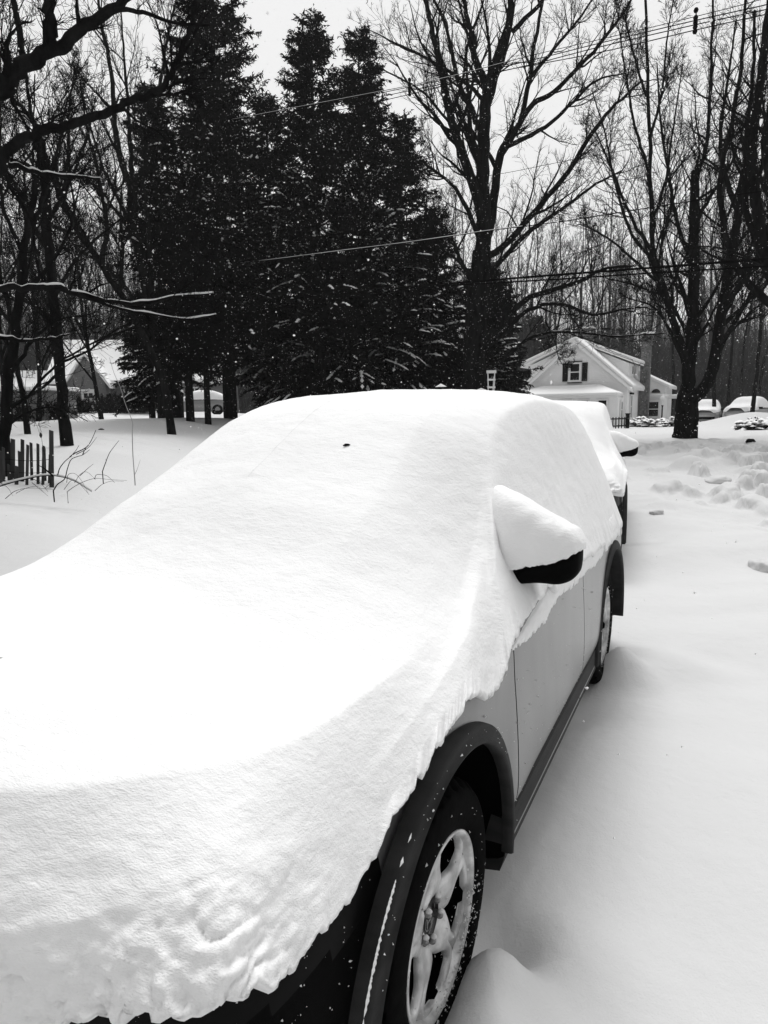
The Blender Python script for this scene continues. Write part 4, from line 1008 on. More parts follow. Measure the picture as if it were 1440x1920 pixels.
# ------------------------------------------------------------------ white house on the right
def house_right():
    o = W(985, 770, 48.); ox, oy = o[0], o[1]; phi = R(30); z0 = .45
    e = empty('white_house', (ox, oy, z0), -phi); tag(e, 'white clapboard house with snowy roof, dark shuttered gable window and brick chimney', 'house')
    Wd, Dp, eave, pk = 6.9, 6.9, 2.65, 5.62   # local x along gable, y into depth
    mx = Wd/2
    b = MB(); b.prism([(0, 0, -.6), (Wd, 0, -.6), (Wd, 0, eave), (mx, 0, pk-.12), (0, 0, eave)], (0, Dp, 0)); b.build('wall', SIDING, e)
    # snowy roof slabs with overhang
    def slab(mb, x0, zA, x1, zB, ya, yb, th):
        mb.prism([(x0, ya, zA), (x1, ya, zB), (x1, ya, zB+th), (x0, ya, zA+th)], (0, yb-ya, 0))
    k = (pk-eave)/mx
    r = MB()
    slab(r, -.38, eave-.38*k, mx, pk, -.34, Dp+.3, .10); slab(r, Wd+.38, eave-.38*k, mx+.002, pk, -.338, Dp+.302, .10)
    ro = r.build('roof', TRIM, e)
    s = MB(); slab(s, -.42, eave-.42*k+.105, mx, pk+.105, -.36, Dp+.32, .24); slab(s, Wd+.42, eave-.42*k+.105, mx+.004, pk+.105, -.358, Dp+.322, .24)
    sn = s.build('snow', SNOWFAR, e); bv = sn.modifiers.new('b', 'BEVEL'); bv.width = .08; bv.segments = 2
    # rake boards
    t = MB()
    for sx in (0, 1):
        xa = -.40 if sx == 0 else Wd+.40
        t.prism([(xa, -.36, eave-.40*k-.16), (mx, -.36, pk-.17), (mx, -.36, pk+.02), (xa, -.36, eave-.40*k+.02)], (0, -.035, 0))
    t.build('rake_board', TRIM, e)
    # shed dormers both sides (low pitched roofs from the ridge)
    for sx in (0, 1):
        f = (lambda x: x) if sx == 0 else (lambda x: Wd-x)
        ya = 0.02 if sx == 0 else 2.0; ydn = Dp-.3
        dr = empty('dormer', (0, 0, 0)); dr.parent = e
        w_ = MB(); zo = 4.20
        w_.prism([(f(.35), ya, eave+.1), (f(.35), ya, zo), (f(mx), ya, pk-.06), (f(mx), ya, eave+1)], (0, ydn-ya, 0)); w_.build('wall', SIDING, dr)
        q = MB(); q.prism([(f(-.30), ya-.35, zo-.14), (f(mx), ya-.35, pk+.01), (f(mx), ya-.35, pk+.12), (f(-.30), ya-.35, zo-.03)], (0, ydn-ya+.7, 0)); q.build('roof', TRIM, dr)
        q = MB(); q.prism([(f(-.36), ya-.38, zo-.02), (f(mx), ya-.38, pk+.13), (f(mx), ya-.38, pk+.34), (f(-.36), ya-.38, zo+.20)], (0, ydn-ya+.76, 0)); so_ = q.build('snow', SNOWFAR, dr)
        bv = so_.modifiers.new('b', 'BEVEL'); bv.width = .07; bv.segments = 2
        if sx == 1:
            q = MB(); q.box((f(.34), 3.6, 3.78), (.05, .16, .52)); q.build('window', DGLASS, dr)
    def window(cx, cz, w, h, y=-.0, shut=False, axis='X', xx=0, par=e, dark=True):
        wn = empty('window', (0, 0, 0)); wn.parent = par
        f = MB()
        def bx(mb, a, z, da, dz, dep, th):
            if axis == 'X': mb.box((a, y-dep, z), (da, th, dz))
            else: mb.box((xx+dep, a, z), (th, da, dz))
        bx(f, cx, cz+h/2, w+.16, .13, .04, .07); bx(f, cx, cz-h/2, w+.22, .13, .05, .10); bx(f, cx-w/2, cz, .12, h-.12, .04, .07); bx(f, cx+w/2, cz, .12, h-.12, .04, .07)
        f.build('frame', TRIM, wn)
        p = MB(); bx(p, cx, cz, w-.1, h-.1, .012, .02); p.build('pane', DGLASS, wn)
        q = MB(); bx(q, cx, cz, w-.12, .06, .035, .03); q.build('sash_bar', TRIM, wn)
        if shut:
            for s_ in (-1, 1):
                q = MB(); bx(q, cx+s_*(w/2+.30), cz, .36, h+.02, .03, .05); q.build('shutter', SHUT, wn)
            q = MB(); bx(q, cx, cz+h/2+.09, w+.22, .07, .07, .12); bx(q, cx, cz-h/2-.10, w+.24, .06, .06, .12); q.build('sill', SHUT, wn)
    window(mx-.02, 3.62, .72, 1.20, shut=True)
    v = MB(); v.box((mx, -.02, 4.92), (.34, .05, .46)); v.build('gable_vent', SIDING, e)
    # porch / sun room in front of the gable with hipped snowy roof
    pr = empty('porch', (0, 0, 0)); pr.parent = e
    q = MB(); q.box((mx+.05, -1.0, .70), (Wd-.5, 1.96, 2.6)); q.build('wall', SIDING, pr)
    def hip(x0, x1, y0, y1, zb, zt, ins, th, name, m):
        h_ = MB(); A = [(x0, y0, zb), (x1, y0, zb), (x1, y1, zb), (x0, y1, zb), (x0+ins, y1, zt), (x1-ins, y1, zt)]
        n_ = h_.n; P = A+[(a, b_, c+th) for a, b_, c in A]
        h_.add(P, [(0,1,2,3)[::-1], (0,1,5,4), (1,2,5), (3,0,4), (6,7,11,10), (7,8,11), (9,6,10), (0,1,7,6), (1,2,8,7), (3,0,6,9), (2,3,4,5), (8,9,10,11), (2,8,11,5), (5,11,10,4), (4,10,9,3)][0:1]+[(6,7,11,10), (7,8,11), (9,6,10), (0,1,7,6), (1,2,8,7), (3,0,6,9), (2,3,4,5,11,10) if False else (2,3,4,5)])
        return h_.build(name, m, pr)
    def hip2(x0, x1, y0, y1, zb, zt, ins, th, name, m):
        h_ = MB(); P = [(x0,y0,zb),(x1,y0,zb),(x1,y1,zb),(x0,y1,zb),(x0,y0,zb+th),(x1,y0,zb+th),(x1,y1,zb+th),(x0,y1,zb+th),(x0+ins,y1,zt+th),(x1-ins,y1,zt+th)]
        h_.add(P, [(3,2,1,0),(0,1,5,4),(1,2,6,5),(3,0,4,7),(4,5,9,8),(5,6,9),(7,4,8),(2,3,7,8,9,6)])
        return h_.build(name, m, pr)
    hip2(-.15, Wd-.2, -2.35, -.40, 1.83, 2.42, 1.5, .10, 'roof', TRIM)
    hs = hip2(-.20, Wd-.15, -2.42, -.40, 1.934, 2.54, 1.6, .22, 'snow', SNOWFAR); bv = hs.modifiers.new('b', 'BEVEL'); bv.width = .09; bv.segments = 2
    for cx in (Wd-1.15, Wd-2.3, Wd-3.45, 1.2): window(cx, 1.15, .62, 1.15, y=-1.99, par=pr)
    window(-1.0, 1.05, .60, 1.15, axis='Y', xx=Wd-.18, par=pr)
    window(1.25, 1.25, .62, 1.55, axis='Y', xx=Wd+.01)
    q = MB(); q.box((Wd+.06, 1.25, 2.12), (.14, .95, .12)); q.build('window_cap', SHUT, e)
    # chimney on the side wall, and a second on the ridge
    for (cx, cy, w1, zb, zt, nm) in ((Wd+.36, 4.5, .62, -.6, 5.75, 'chimney'), (mx-.5, 5.6, .6, 4.6, 6.55, 'chimney')):
        ch = MB(); ch.box((cx, cy, (zb+zt)/2), (w1, w1, zt-zb)); ch.box((cx, cy, zt+.05), (w1+.14, w1+.14, .12)); c_ = ch.build(nm, BRICK, e)
        q = MB(); q.box((cx-.12, cy-.12, zt+.28), (.05, .05, .34)); q.box((cx+.12, cy+.12, zt+.28), (.05, .05, .34)); q.box((cx, cy, zt+.46), (w1+.25, w1+.25, .05)); q.build('cap', BRICK, c_)
        q = MB(); q.box((cx, cy, zt+.57), (w1+.22, w1+.22, .16)); o_ = q.build('cap_snow', SNOWFAR, c_); bv = o_.modifiers.new('b', 'BEVEL'); bv.width = .06; bv.segments = 2
    # rear wing with bay window
    wg = empty('wing', (0, 0, 0)); wg.parent = e
    q = MB(); q.prism([(Wd-.6, Dp-.8, -.6), (Wd+1.55, Dp-.8, -.6), (Wd+1.55, Dp-.8, 2.62), (Wd-.6, Dp-.8, 3.72)], (0, 3.6, 0)); q.build('wall', SIDING, wg)
    q = MB(); q.prism([(Wd-1.0, Dp-.95, 3.9), (Wd+1.85, Dp-.95, 2.47), (Wd+1.85, Dp-.95, 2.75), (Wd-1.0, Dp-.95, 4.18)], (0, 4.2, 0)); o_ = q.build('snow', SNOWFAR, wg); bv = o_.modifiers.new('b', 'BEVEL'); bv.width = .08; bv.segments = 2
    # bay: half octagon projecting toward the viewer side
    bx0 = Wd+.85; q = MB(); q.prism([(bx0-.85, Dp-.8, .1), (bx0-.5, Dp-1.25, .1), (bx0+.5, Dp-1.25, .1), (bx0+.85, Dp-.8, .1)], (0, 0, 1.75)); q.build('bay', TRIM, wg)
    q = MB(); q.prism([(bx0-1.0, Dp-.8, 1.852), (bx0-.6, Dp-1.4, 1.852), (bx0+.6, Dp-1.4, 1.852), (bx0+1.0, Dp-.8, 1.852)], (0, 0, .28)); o_ = q.build('bay_snow', SNOWFAR, wg); bv = o_.modifiers.new('b', 'BEVEL'); bv.width = .09; bv.segments = 2
    window(bx0, 1.05, .78, 1.15, y=Dp-1.26, par=wg)
    q = MB(); q.prism([(bx0+.05+.30*math.cos(t_), Dp-.82, 2.22+.28*math.sin(t_)) for t_ in np.linspace(0, math.pi, 9)], (0, -.03, 0)); q.build('arched_window', DGLASS, wg)
    # small porch roof at the far corner
    q = MB(); q.box((Wd+2.3, Dp+.1, 1.0), (.12, .12, 2.4)); q.build('post', TRIM, wg)
    q = MB(); q.box((Wd+2.0, Dp+.5, 1.95), (.9, 1.6, .30)); o_ = q.build('porch_snow', SNOWFAR, wg); bv = o_.modifiers.new('b', 'BEVEL'); bv.width = .14; bv.segments = 3
    return e
house_right()

def picket_fence():
    a = W(1120, 803, 38.); b = W(1176, 803, 40.); n = 11
    e = empty('picket_fence', (a[0], a[1], gz(a[0], a[1]))); tag(e, 'low dark picket fence in front of the white house porch', 'fence')
    d = np.array([b[0]-a[0], b[1]-a[1]]); L_ = np.hypot(*d); ang = math.atan2(d[1], d[0]); z = 0
    for i in range(n):
        p = d*i/(n-1); m = MB()
        if i == n-1: m.box((p[0], p[1], .36), (.17, .17, .92), ang); m.box((p[0], p[1], .84), (.22, .22, .06), ang); m.build('post', SHUT, e)
        else: m.box((p[0], p[1], .33), (.075, .025, .66), ang); m.build('picket', SHUT, e)
    m = MB(); m.box((d[0]/2, d[1]/2+.03, .56), (L_, .04, .07), ang); m.box((d[0]/2, d[1]/2+.03, .15), (L_, .04, .07), ang); m.build('rail', SHUT, e)
picket_fence()

def lamp_post():
    p = W(1240, 800, 47.); e = empty('lamp_post', (p[0], p[1], gz(p[0], p[1]))); tag(e, 'black lamp post topped with snow at the corner of the white house', 'lamp post')
    MB().lathe([(.08, -.2), (.08, .25), (.05, .3), (.045, 1.25), (.07, 1.28), (.07, 1.34)], k=12).build('post', SHUT, e, True)
    MB().lathe([(.07, 1.34), (.12, 1.40), (.16, 1.70), (.10, 1.72)], k=8).build('lantern', TRIM, e)
    MB().lathe([(.20, 1.70), (.19, 1.80), (.12, 1.92), (.04, 2.0), (.001, 2.02)], k=12).build('snow', SNOWFAR, e, True)
lamp_post()

def snowy_shrub(u, v, d, r, label, seed, h=.8, group='snow-laden shrubs by the white house'):
    g = np.random.default_rng(seed); p = W(u, v, d); e = empty('shrub', (p[0], p[1], gz(p[0], p[1]))); tag(e, label, 'shrub', group)
    n = 46; a = g.uniform(0, 6.28, n); P, rr = grow(np.zeros((n, 3)), np.stack([np.cos(a), np.sin(a), g.uniform(.2, 1.2, n)], -1), g.uniform(.6, 1.2, n)*r, np.full(n, .022), np.full(n, .008), 5, .12, -.07, g)
    P[..., 2] *= h; V, Q = tubes(P, rr, 3); mk('branches', V, Q, BARK, e, False)
    T = []
    for k in range(5, 60):
        pass
    m_ = 26; pp, dd, L_, r0 = children(P, rr, m_, .3, 1, .8, .25, g); w = unit(np.cross(dd, g.normal(size=dd.shape)))*.035; d2 = unit(dd)*g.uniform(.08, .2, len(dd))[:, None]
    T = np.stack([pp-w, pp+w, pp+d2], 1).reshape(-1, 3); mk('leaves', T, np.arange(len(T)).reshape(-1, 3), NEEDLE, e, False)
    # snow pads on the outer ends
    c = P[:, 3:].reshape(-1, 3); c = np.vstack([c, P[:, 4]*.97]); c[:, 2] += .05; n3 = len(c); s = g.uniform(.07, .17, n3)[:, None]
    sd = unit(g.normal(size=(n3, 3))*np.array([1, 1, 0])); pr = np.stack([-sd[:, 1], sd[:, 0], 0*sd[:, 0]], -1)
    Vn = np.stack([c-sd*s*1.5, c+pr*s, c+sd*s*1.5, c-pr*s, c+np.array([0, 0, 1])*s*.6], 1).reshape(-1, 3); b = np.arange(n3)[:, None]*5
    mk('snow', Vn, np.concatenate([b+np.array([0, 1, 4]), b+np.array([1, 2, 4]), b+np.array([2, 3, 4]), b+np.array([3, 0, 4])], 0), SNOWFAR, e, True)
snowy_shrub(1196, 806, 42, .62, 'snow-laden shrub at the foot of the brick chimney', 1)
snowy_shrub(1222, 808, 41, .85, 'largest snow-laden shrub, under the bay window', 2)
snowy_shrub(1253, 803, 43, .70, 'snow-laden shrub beside the lamp post', 3)
snowy_shrub(1412, 806, 30, .75, 'dark twiggy shrub poking from the snowbank by the far right car', 4, .6, None)
snowy_shrub(1436, 806, 32, .8, 'dark snowy shrub at the right edge of the picture', 5, .6, None)

# ------------------------------------------------------------------ house on the left
def house_left():
    c = W(190, 770, 50.); e = empty('grey_house', (c[0], c[1], 1.75), R(8)); tag(e, 'grey shingled house with a steep snowy roof and pale front door behind the thicket', 'house')
    # local x right, y away; width from -3.2 to 7
    Wx0, Wx1, Dp, ev, pk = -3.4, 9.5, 7.5, 2.35, 5.3
    MB().prism([(Wx0, 0, -.8), (Wx0, Dp, -.8), (Wx0, Dp, ev), (Wx0, Dp/2, pk-.15), (Wx0, 0, ev)], (Wx1-Wx0, 0, 0)).build('wall', GSID, e)
    for sgn, nm in ((0, 'roof'), (1, 'snow')):
        q = MB(); o_ = .12 if sgn else 0; t_ = .25 if sgn else .11
        ya, yb = (-.45, Dp+.45); k = (pk-ev)/(Dp/2)
        q.prism([(Wx0-.3, ya, ev-.45*k+o_), (Wx0-.3, Dp/2, pk+o_), (Wx0-.3, Dp/2, pk+o_+t_), (Wx0-.3, ya, ev-.45*k+o_+t_)], (Wx1-Wx0+.6, 0, 0))
        q.prism([(Wx0-.298, yb, ev-.45*k+o_), (Wx0-.298, Dp/2+.003, pk+o_), (Wx0-.298, Dp/2+.003, pk+o_+t_), (Wx0-.298, yb, ev-.45*k+o_+t_)], (Wx1-Wx0+.6, 0, 0))
        q.build(nm, SNOWFAR if sgn else ROOFD, e)
    # entry gable toward the viewer
    g_ = empty('entry_gable', (0, 0, 0)); g_.parent = e
    MB().prism([(-1.75, -1.3, -.8), (.75, -1.3, -.8), (.75, -1.3, 2.2), (-.5, -1.3, 4.0), (-1.75, -1.3, 2.2)], (0, 2.2, 0)).build('wall', GSID, g_)
    q = MB(); q.prism([(-2.1, -1.6, 1.75), (-.5, -1.6, 4.08), (-.5, -1.6, 4.36), (-2.1, -1.6, 2.03)], (0, 4.2, 0)); q.prism([(1.1, -1.6, 1.75), (-.498, -1.6, 4.08), (-.498, -1.6, 4.36), (1.1, -1.6, 2.03)], (0, 4.2, 0)); q.build('snow', SNOWFAR, g_)
    dr = MB(); dr.box((-.45, -1.34, .65), (.95, .06, 2.1)); d_ = dr.build('door', TRIM, g_)
    q = MB(); q.box((-.62, -1.385, 1.25), (.26, .02, .34)); q.box((-.28, -1.385, 1.25), (.26, .02, .34)); q.build('pane', DGLASS, d_)
    def win(cx, y, w=1.0, h=1.2, z=1.15, par=e):
        wn = empty('window', (0, 0, 0)); wn.parent = par
        f = MB(); f.box((cx, y-.04, z+h/2), (w+.2, .08, .12)); f.box((cx, y-.04, z-h/2), (w+.2, .08, .12)); f.box((cx-w/2, y-.04, z), (.12, .08, h-.12)); f.box((cx+w/2, y-.04, z), (.12, .08, h-.12)); f.build('frame', TRIM, wn)
        MB().box((cx, y-.015, z), (w-.1, .02, h-.1)).build('pane', DGLASS, wn); MB().box((cx, y-.05, z), (.06, .03, h-.12)).build('sash_bar', TRIM, wn)
    win(-2.55, 0, .8, 1.4); win(2.0, 0, .55, 1.3); win(3.0, 0, 1.2, 1.3); win(4.0, 0, .5, 1.3); win(6.8, 0, .7, 1.3)
    MB().box((3.0, -.06, 1.95), (2.9, .1, .12)).build('trim', TRIM, e)
    # low garage wing to the left
    ga = empty('garage_wing', (0, 0, 0)); ga.parent = e
    MB().prism([(-9.5, 1.0, -.8), (-9.5, 6.0, -.8), (-9.5, 6.0, 1.9), (-9.5, 3.5, 3.0), (-9.5, 1.0, 1.9)], (6.05, 0, 0)).build('wall', GSID, ga)
    q = MB(); q.prism([(-9.8, .6, 1.75), (-9.8, 3.5, 3.05), (-9.8, 3.5, 3.33), (-9.8, .6, 2.03)], (6.4, 0, 0)); q.prism([(-9.8, 6.4, 1.75), (-9.8, 3.502, 3.05), (-9.8, 3.502, 3.33), (-9.8, 6.4, 2.03)], (6.4, 0, 0)); q.build('snow', SNOWFAR, ga)
    return e
house_left()
def low_shed():
    c = W(45, 770, 34.); e = empty('shed', (c[0], c[1], gz(c[0], c[1])), R(-6)); tag(e, 'low dark shed with a flat snow-capped roof behind the left thicket', 'shed')
    MB().box((0, 0, .55), (4.2, 2.5, 1.5)).build('wall', GSID, e)
    MB().box((0, 0, 1.36), (4.5, 2.8, .10)).build('roof', ROOFD, e)
    o_ = MB().box((0, 0, 1.53), (4.55, 2.85, .22)).build('snow', SNOWFAR, e); bv = o_.modifiers.new('b', 'BEVEL'); bv.width = .08; bv.segments = 2
low_shed()
def hedge(u, v, d, w, h, label, seed):
    g = np.random.default_rng(seed); p = W(u, v, d); e = empty('bush', (p[0], p[1], gz(p[0], p[1]))); tag(e, label, 'bush', 'dark bushes along the front of the grey house')
    n = 160; P0 = np.stack([g.uniform(-w/2, w/2, n), g.normal(0, .35, n), 0*np.arange(n)], -1); P, r = grow(P0, np.stack([g.normal(0, .4, n), g.normal(0, .4, n), np.ones(n)], -1), g.uniform(.6, 1.1, n)*h, np.full(n, .018), np.full(n, .006), 5, .15, .02, g)
    V, Q = tubes(P, r, 3); mk('stems', V, Q, BARK, e, False)
    pp, dd, L_, r0 = children(P, r, 40, .1, 1, .9, .25, g); ww = unit(np.cross(dd, g.normal(size=dd.shape)))*.045; d2 = unit(dd)*g.uniform(.08, .2, len(dd))[:, None]
    T = np.stack([pp-ww, pp+ww, pp+d2], 1).reshape(-1, 3); mk('leaves', T, np.arange(len(T)).reshape(-1, 3), NEEDLE, e, False)
hedge(222, 775, 47.5, 3.2, 1.35, 'dark bush under the wide window right of the grey house door', 1)
hedge(262, 775, 46, 2.2, 1.5, 'dark bush at the right end of the grey house front', 2)
hedge(140, 775, 47, 1.6, 1.1, 'dark bush left of the grey house door', 3)
hedge(70, 780, 33, 2.6, .9, 'low dark bush in front of the shed', 4)

# ------------------------------------------------------------------ distant parked cars
def small_car(label, u, v, d, yaw, L_=4.3, paint=CARW, snow=.16, zoff=0, buried=0):
    p = W(u, v, d); z = gz(p[0], p[1])+zoff-buried
    e = empty('parked_car', (p[0], p[1], z), yaw); tag(e, label, 'car')
    ks = [(2.15, [(0,.32),(.5,.32),(.62,.5),(.58,.68),(.3,.72),(0,.73)]), (1.9, [(0,.22),(.72,.22),(.82,.45),(.80,.70),(.6,.80),(0,.83)]), (1.2, [(0,.2),(.78,.2),(.86,.45),(.86,.74),(.7,.88),(0,.92)]),
          (.75, [(0,.2),(.78,.2),(.86,.45),(.87,.76),(.75,.95),(0,1.0)]), (.1, [(0,.2),(.78,.2),(.86,.45),(.88,.78),(.66,1.30),(0,1.38)]), (-.9, [(0,.2),(.78,.2),(.86,.45),(.88,.78),(.64,1.36),(0,1.45)]),
          (-1.6, [(0,.22),(.78,.22),(.86,.45),(.87,.80),(.68,1.15),(0,1.25)]), (-2.0, [(0,.3),(.7,.3),(.80,.5),(.80,.80),(.65,.95),(0,1.0)]), (-2.15, [(0,.4),(.55,.4),(.68,.5),(.66,.78),(.5,.86),(0,.88)])]
    xs = np.array([k[0] for k in ks]); S = np.array([k[1] for k in ks]); A = cr_interp(S, 44); X = cr_interp(xs[:, None], 44)[:, 0]
    B = cr_interp(A.transpose(1, 0, 2), 30).transpose(1, 0, 2); V = []
    for x, sct in zip(X, B): V += [(x, y, zz) for y, zz in np.vstack([sct, sct[::-1][1:-1]*np.array([-1, 1])])]
    ff = grid_faces(44, 58, True).tolist()+[list(range(58)), [43*58+i for i in range(58)]]
    mk('body', V, ff, paint, e, True)
    # snow blanket on the top surfaces
    V = []; 
    for x, sct in zip(X, B):
        up = sct[19:]; h_ = [(x*1.01, y*1.02, zz+snow*min(1, .12+k/5)) for k, (y, zz) in enumerate(up)]
        V += h_+[(a, -b_, c) for a, b_, c in h_[::-1][1:]]
    n_ = 21; Va = np.array(V); Va += noise(Va, 3, 2, 2)[:, None]*.02
    mk('snow', Va, grid_faces(44, n_), SNOWFAR, e, True)
    for x in (1.32, -1.32):
        for s_ in (1, -1):
            w = empty('wheel', (x, s_*.80, .32)); w.parent = e
            MB().lathe([(.20, -.09), (.30, -.095), (.325, -.06), (.325, .06), (.30, .095), (.20, .09)], k=28, axis='Y').build('tyre', RUB, w, True)
            MB().lathe([(.001, .05*s_), (.05, .06*s_), (.10, .04*s_), (.20, .085*s_)], k=20, axis='Y').build('rim', PLAST, w, True)
            MB().lathe([(.001, -.08*s_), (.365, -.08*s_), (.365, .075*s_)], c=(0, .0, 0), k=28, axis='Y').build('wheel_arch', GAP, w)
    for s_ in (1, -1):
        MB().prism([(.62, s_*.80, .99), (.15, s_*.715, 1.24), (-.85, s_*.70, 1.27), (-1.45, s_*.76, 1.05), (-1.3, s_*.85, .90), (.4, s_*.86, .90)], (0, s_*.02, 0)).build('side_window', DGLASS, e)
        MB().box((.60, s_*.98, .95), (.12, .18, .13)).build('door_mirror', PLAST, e)
    MB().box((2.13, 0, .40), (.06, 1.2, .16)).build('grille', GAP, e)
    for s_ in (1, -1): MB().box((2.05, s_*.52, .62), (.14, .26, .11)).build('headlight', DGLASS, e)
    return e
small_car('pale snow-dusted car parked in front of the grey house, half hidden by trunks', 368, 780, 43.5, R(196), 4.3, CARG, .10)
small_car('snow-capped car just right of the forked maple trunk', 1322, 806, 45., R(-118), 4.3, CARW, .17)
small_car('car at the far right sunk behind a snowbank, only its snowy roof showing', 1398, 803, 43., R(-135), 4.3, CARW, .24)

# ------------------------------------------------------------------ overhead wires
def wire(label, pts, ds, r, sag=.0, group='overhead wires', snowy=False):
    P = np.array([W(u, v, d) for (u, v), d in zip(pts, ds)]); Q, _ = resample(P, [r, r], 60)
    e = mk('wire', *tubes(Q[None], np.full((1, 60), r), 5), WIRE, None, True); tag(e, label, 'wire', group)
    if snowy:
        m = (Q[:, 0] < 3.5); Q2 = Q[m]; k = len(Q2); mk('snow', *tubes((Q2+np.array([0, 0, r*1.3]))[None], np.full((1, k), r*.75)*(1+.3*noise(Q2, 1.2, 3))[None], 5), SNOWFAR, e, True)
    return e
def dl(us, a=(1500, 13.), b=(-100, 46.)):
    """depth along a straight wire: linear in 1/d"""
    ia, ib = 1/a[1], 1/b[1]; return [1/(ib+(ia-ib)*(u-b[0])/(a[0]-b[0])) for u in us]
def wr(label, pts, r, a=(1500, 13.), b=(-100, 46.), group='overhead wires', snowy=False):
    us = [q[0] for q in pts]; return wire(label, pts, dl(us, a, b), r, snowy=snowy)
wr('topmost and thinnest of the four high wires crossing the upper right corner', [(1520,-38),(1440,-5),(1300,32),(1150,68),(1000,103),(850,142),(720,170),(400,231),(100,292),(-60,322)], .007, snowy=True)
wr('second highest of the four high wires crossing the upper right corner', [(1520,-14),(1440,8),(1305,38),(1120,82),(1000,112),(870,142),(720,173),(400,240),(100,302),(-60,332)], .010)
wr('third highest of the four high wires crossing the upper right corner', [(1520,-2),(1440,17),(1305,46),(1120,89),(1000,120),(870,149),(720,180),(400,248),(100,308),(-60,340)], .010)
wr('lowest of the four high wires crossing the upper right corner', [(1520,9),(1440,26),(1305,56),(1130,97),(1000,122),(920,138),(720,188),(400,256),(100,318),(-60,349)], .010)
wr('thin wire crossing behind the central maple at mid height', [(1520,222),(1440,236),(1260,266),(1070,300),(960,322),(880,336),(700,372),(400,430),(100,485),(-60,515)], .006)
wr('single wire running from mid right edge down behind the evergreens', [(1520,346),(1440,357),(1310,375),(1170,397),(1040,417),(920,432),(845,443),(760,455),(640,470),(480,490),(300,508),(100,530),(-60,548)], .011, snowy=True)
wr('upper of the two thick low wires crossing at mid height', [(1520,478),(1440,485),(1220,502),(1020,517),(860,530),(720,540),(400,553),(100,560),(-60,562)], .026)
wr('lower of the two thick low wires crossing at mid height', [(1520,492),(1440,499),(1220,512),(1020,525),(860,534),(720,543),(400,556),(100,565),(-60,568)], .018)
def spacer(label, u, v0, v1, d):
    c = W(u, v0, d); b = W(u-2, v1, d); h = c[2]-b[2]
    e = empty('wire_spacer', tuple(b)); tag(e, label, 'insulator', 'spacers clamping the high wires')
    MB().tube([(0, 0, 0), (.01, 0, h*.5), (0, 0, h)], .012, 6).build('hanger', WIRE, e, True)
    for t in (0.02, .22, .42, .62, .95):
        MB().lathe([(.001, t*h-.05), (.035, t*h-.035), (.048, t*h), (.03, t*h+.04), (.001, t*h+.05)], k=10).build('insulator', WIRE, e, True)
spacer('dark spacer clamping the high wires near the upper right corner', 1305, 17, 60, dl([1305])[0])
spacer('small dark spacer on the high wires left of the central maple', 770, 148, 178, dl([770])[0])

# ------------------------------------------------------------------ left foreground: pickets, canes, twigs
def snow_fence():
    PK = [(8,838,925,3),(24,822,915,5),(30,873,925,4),(38,845,915,3),(42,823,912,4),(50,833,905,3),(60,829,902,3),(71,831,900,3),(80,835,903,3),(84,838,900,4),(96,806,898,5),(92,852,899,3),(18,870,926,3),(2,845,930,3)]
    p0 = W(40, 905, 8.2); e = empty('picket_fence', (p0[0], p0[1], gz(p0[0], p0[1]))); tag(e, 'broken row of thin dark wooden pickets at the left edge among the brambles', 'fence')
    o = np.array(e.location)
    for k, (u, vt, vb, w) in enumerate(PK):
        d = 8.2+.25*math.sin(k*2.3)
        a = W(u+(k % 3-1)*2, vt, d)-o; b = W(u, vb+10, d)-o; b[2] = min(b[2], gz(b[0]+o[0], b[1]+o[1])-o[2]-.05)
        ww = w*1.6/1250*d/2; m = MB(); th = .008
        m.add([(b[0]-ww, b[1]-th, b[2]), (b[0]+ww, b[1]-th, b[2]), (b[0]+ww, b[1]+th, b[2]), (b[0]-ww, b[1]+th, b[2]), (a[0]-ww*.9, a[1]-th, a[2]), (a[0]+ww*.9, a[1]-th, a[2]-.015), (a[0]+ww*.9, a[1]+th, a[2]-.015), (a[0]-ww*.9, a[1]+th, a[2])],
              [(0,3,2,1), (4,5,6,7), (0,1,5,4), (1,2,6,5), (2,3,7,6), (3,0,4,7)]); m.build('picket' if k != 10 else 'post', WOOD, e)
    m = MB()
    for v in (862, 885):
        P = np.array([W(u, v+2*math.sin(u), 8.2)-o for u in range(-20, 105, 12)]); m.tube(P, .003, 4)
    m.build('wire_strand', WIRE, e)
snow_fence()
def cane(name, label, cat, paths, d, rs, snow=False, group=None, m=None):
    p0 = W(paths[0][0][0], paths[0][0][1], d); z0 = gz(p0[0], p0[1]); e = empty(name, tuple(p0)); tag(e, label, cat, group); o = np.array(p0)
    mb = MB(); sn = MB()
    for k, pts in enumerate(paths):
        dd = d+.18*math.sin(k*1.7+d); n = max(6, 4*len(pts))
        P = np.array([W(u, v, dd+.12*i/len(pts)*(-1)**k) for i, (u, v) in enumerate(pts)])-o
        if k == 0: P[0] = 0
        Q, r = resample(P, [rs[k % len(rs)], rs[k % len(rs)]*.35], n)
        if k == 0: Q = np.vstack([Q[0]-np.array([0, 0, .12]), Q]); r = np.r_[r[0], r]
        mb.tube(Q, r, 5)
        if snow and k < 1:
            sn.tube(Q[1:]+np.array([0, 0, 1])*(r[1:, None]*.8+.008), np.minimum(.014, r[1:]*.7+.006), 6)
    mb.build('stems', m or BARK, e, True)
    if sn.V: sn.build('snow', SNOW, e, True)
cane('bent_branch', 'arched bare stem carrying a line of snow in front of the pickets', 'branch', [[(-20,918),(10,908),(40,900),(80,892),(110,893),(140,902),(172,922)], [(60,897),(75,905),(90,922)], [(100,893),(85,880),(72,872)]], 6.9, [.010, .004], True)
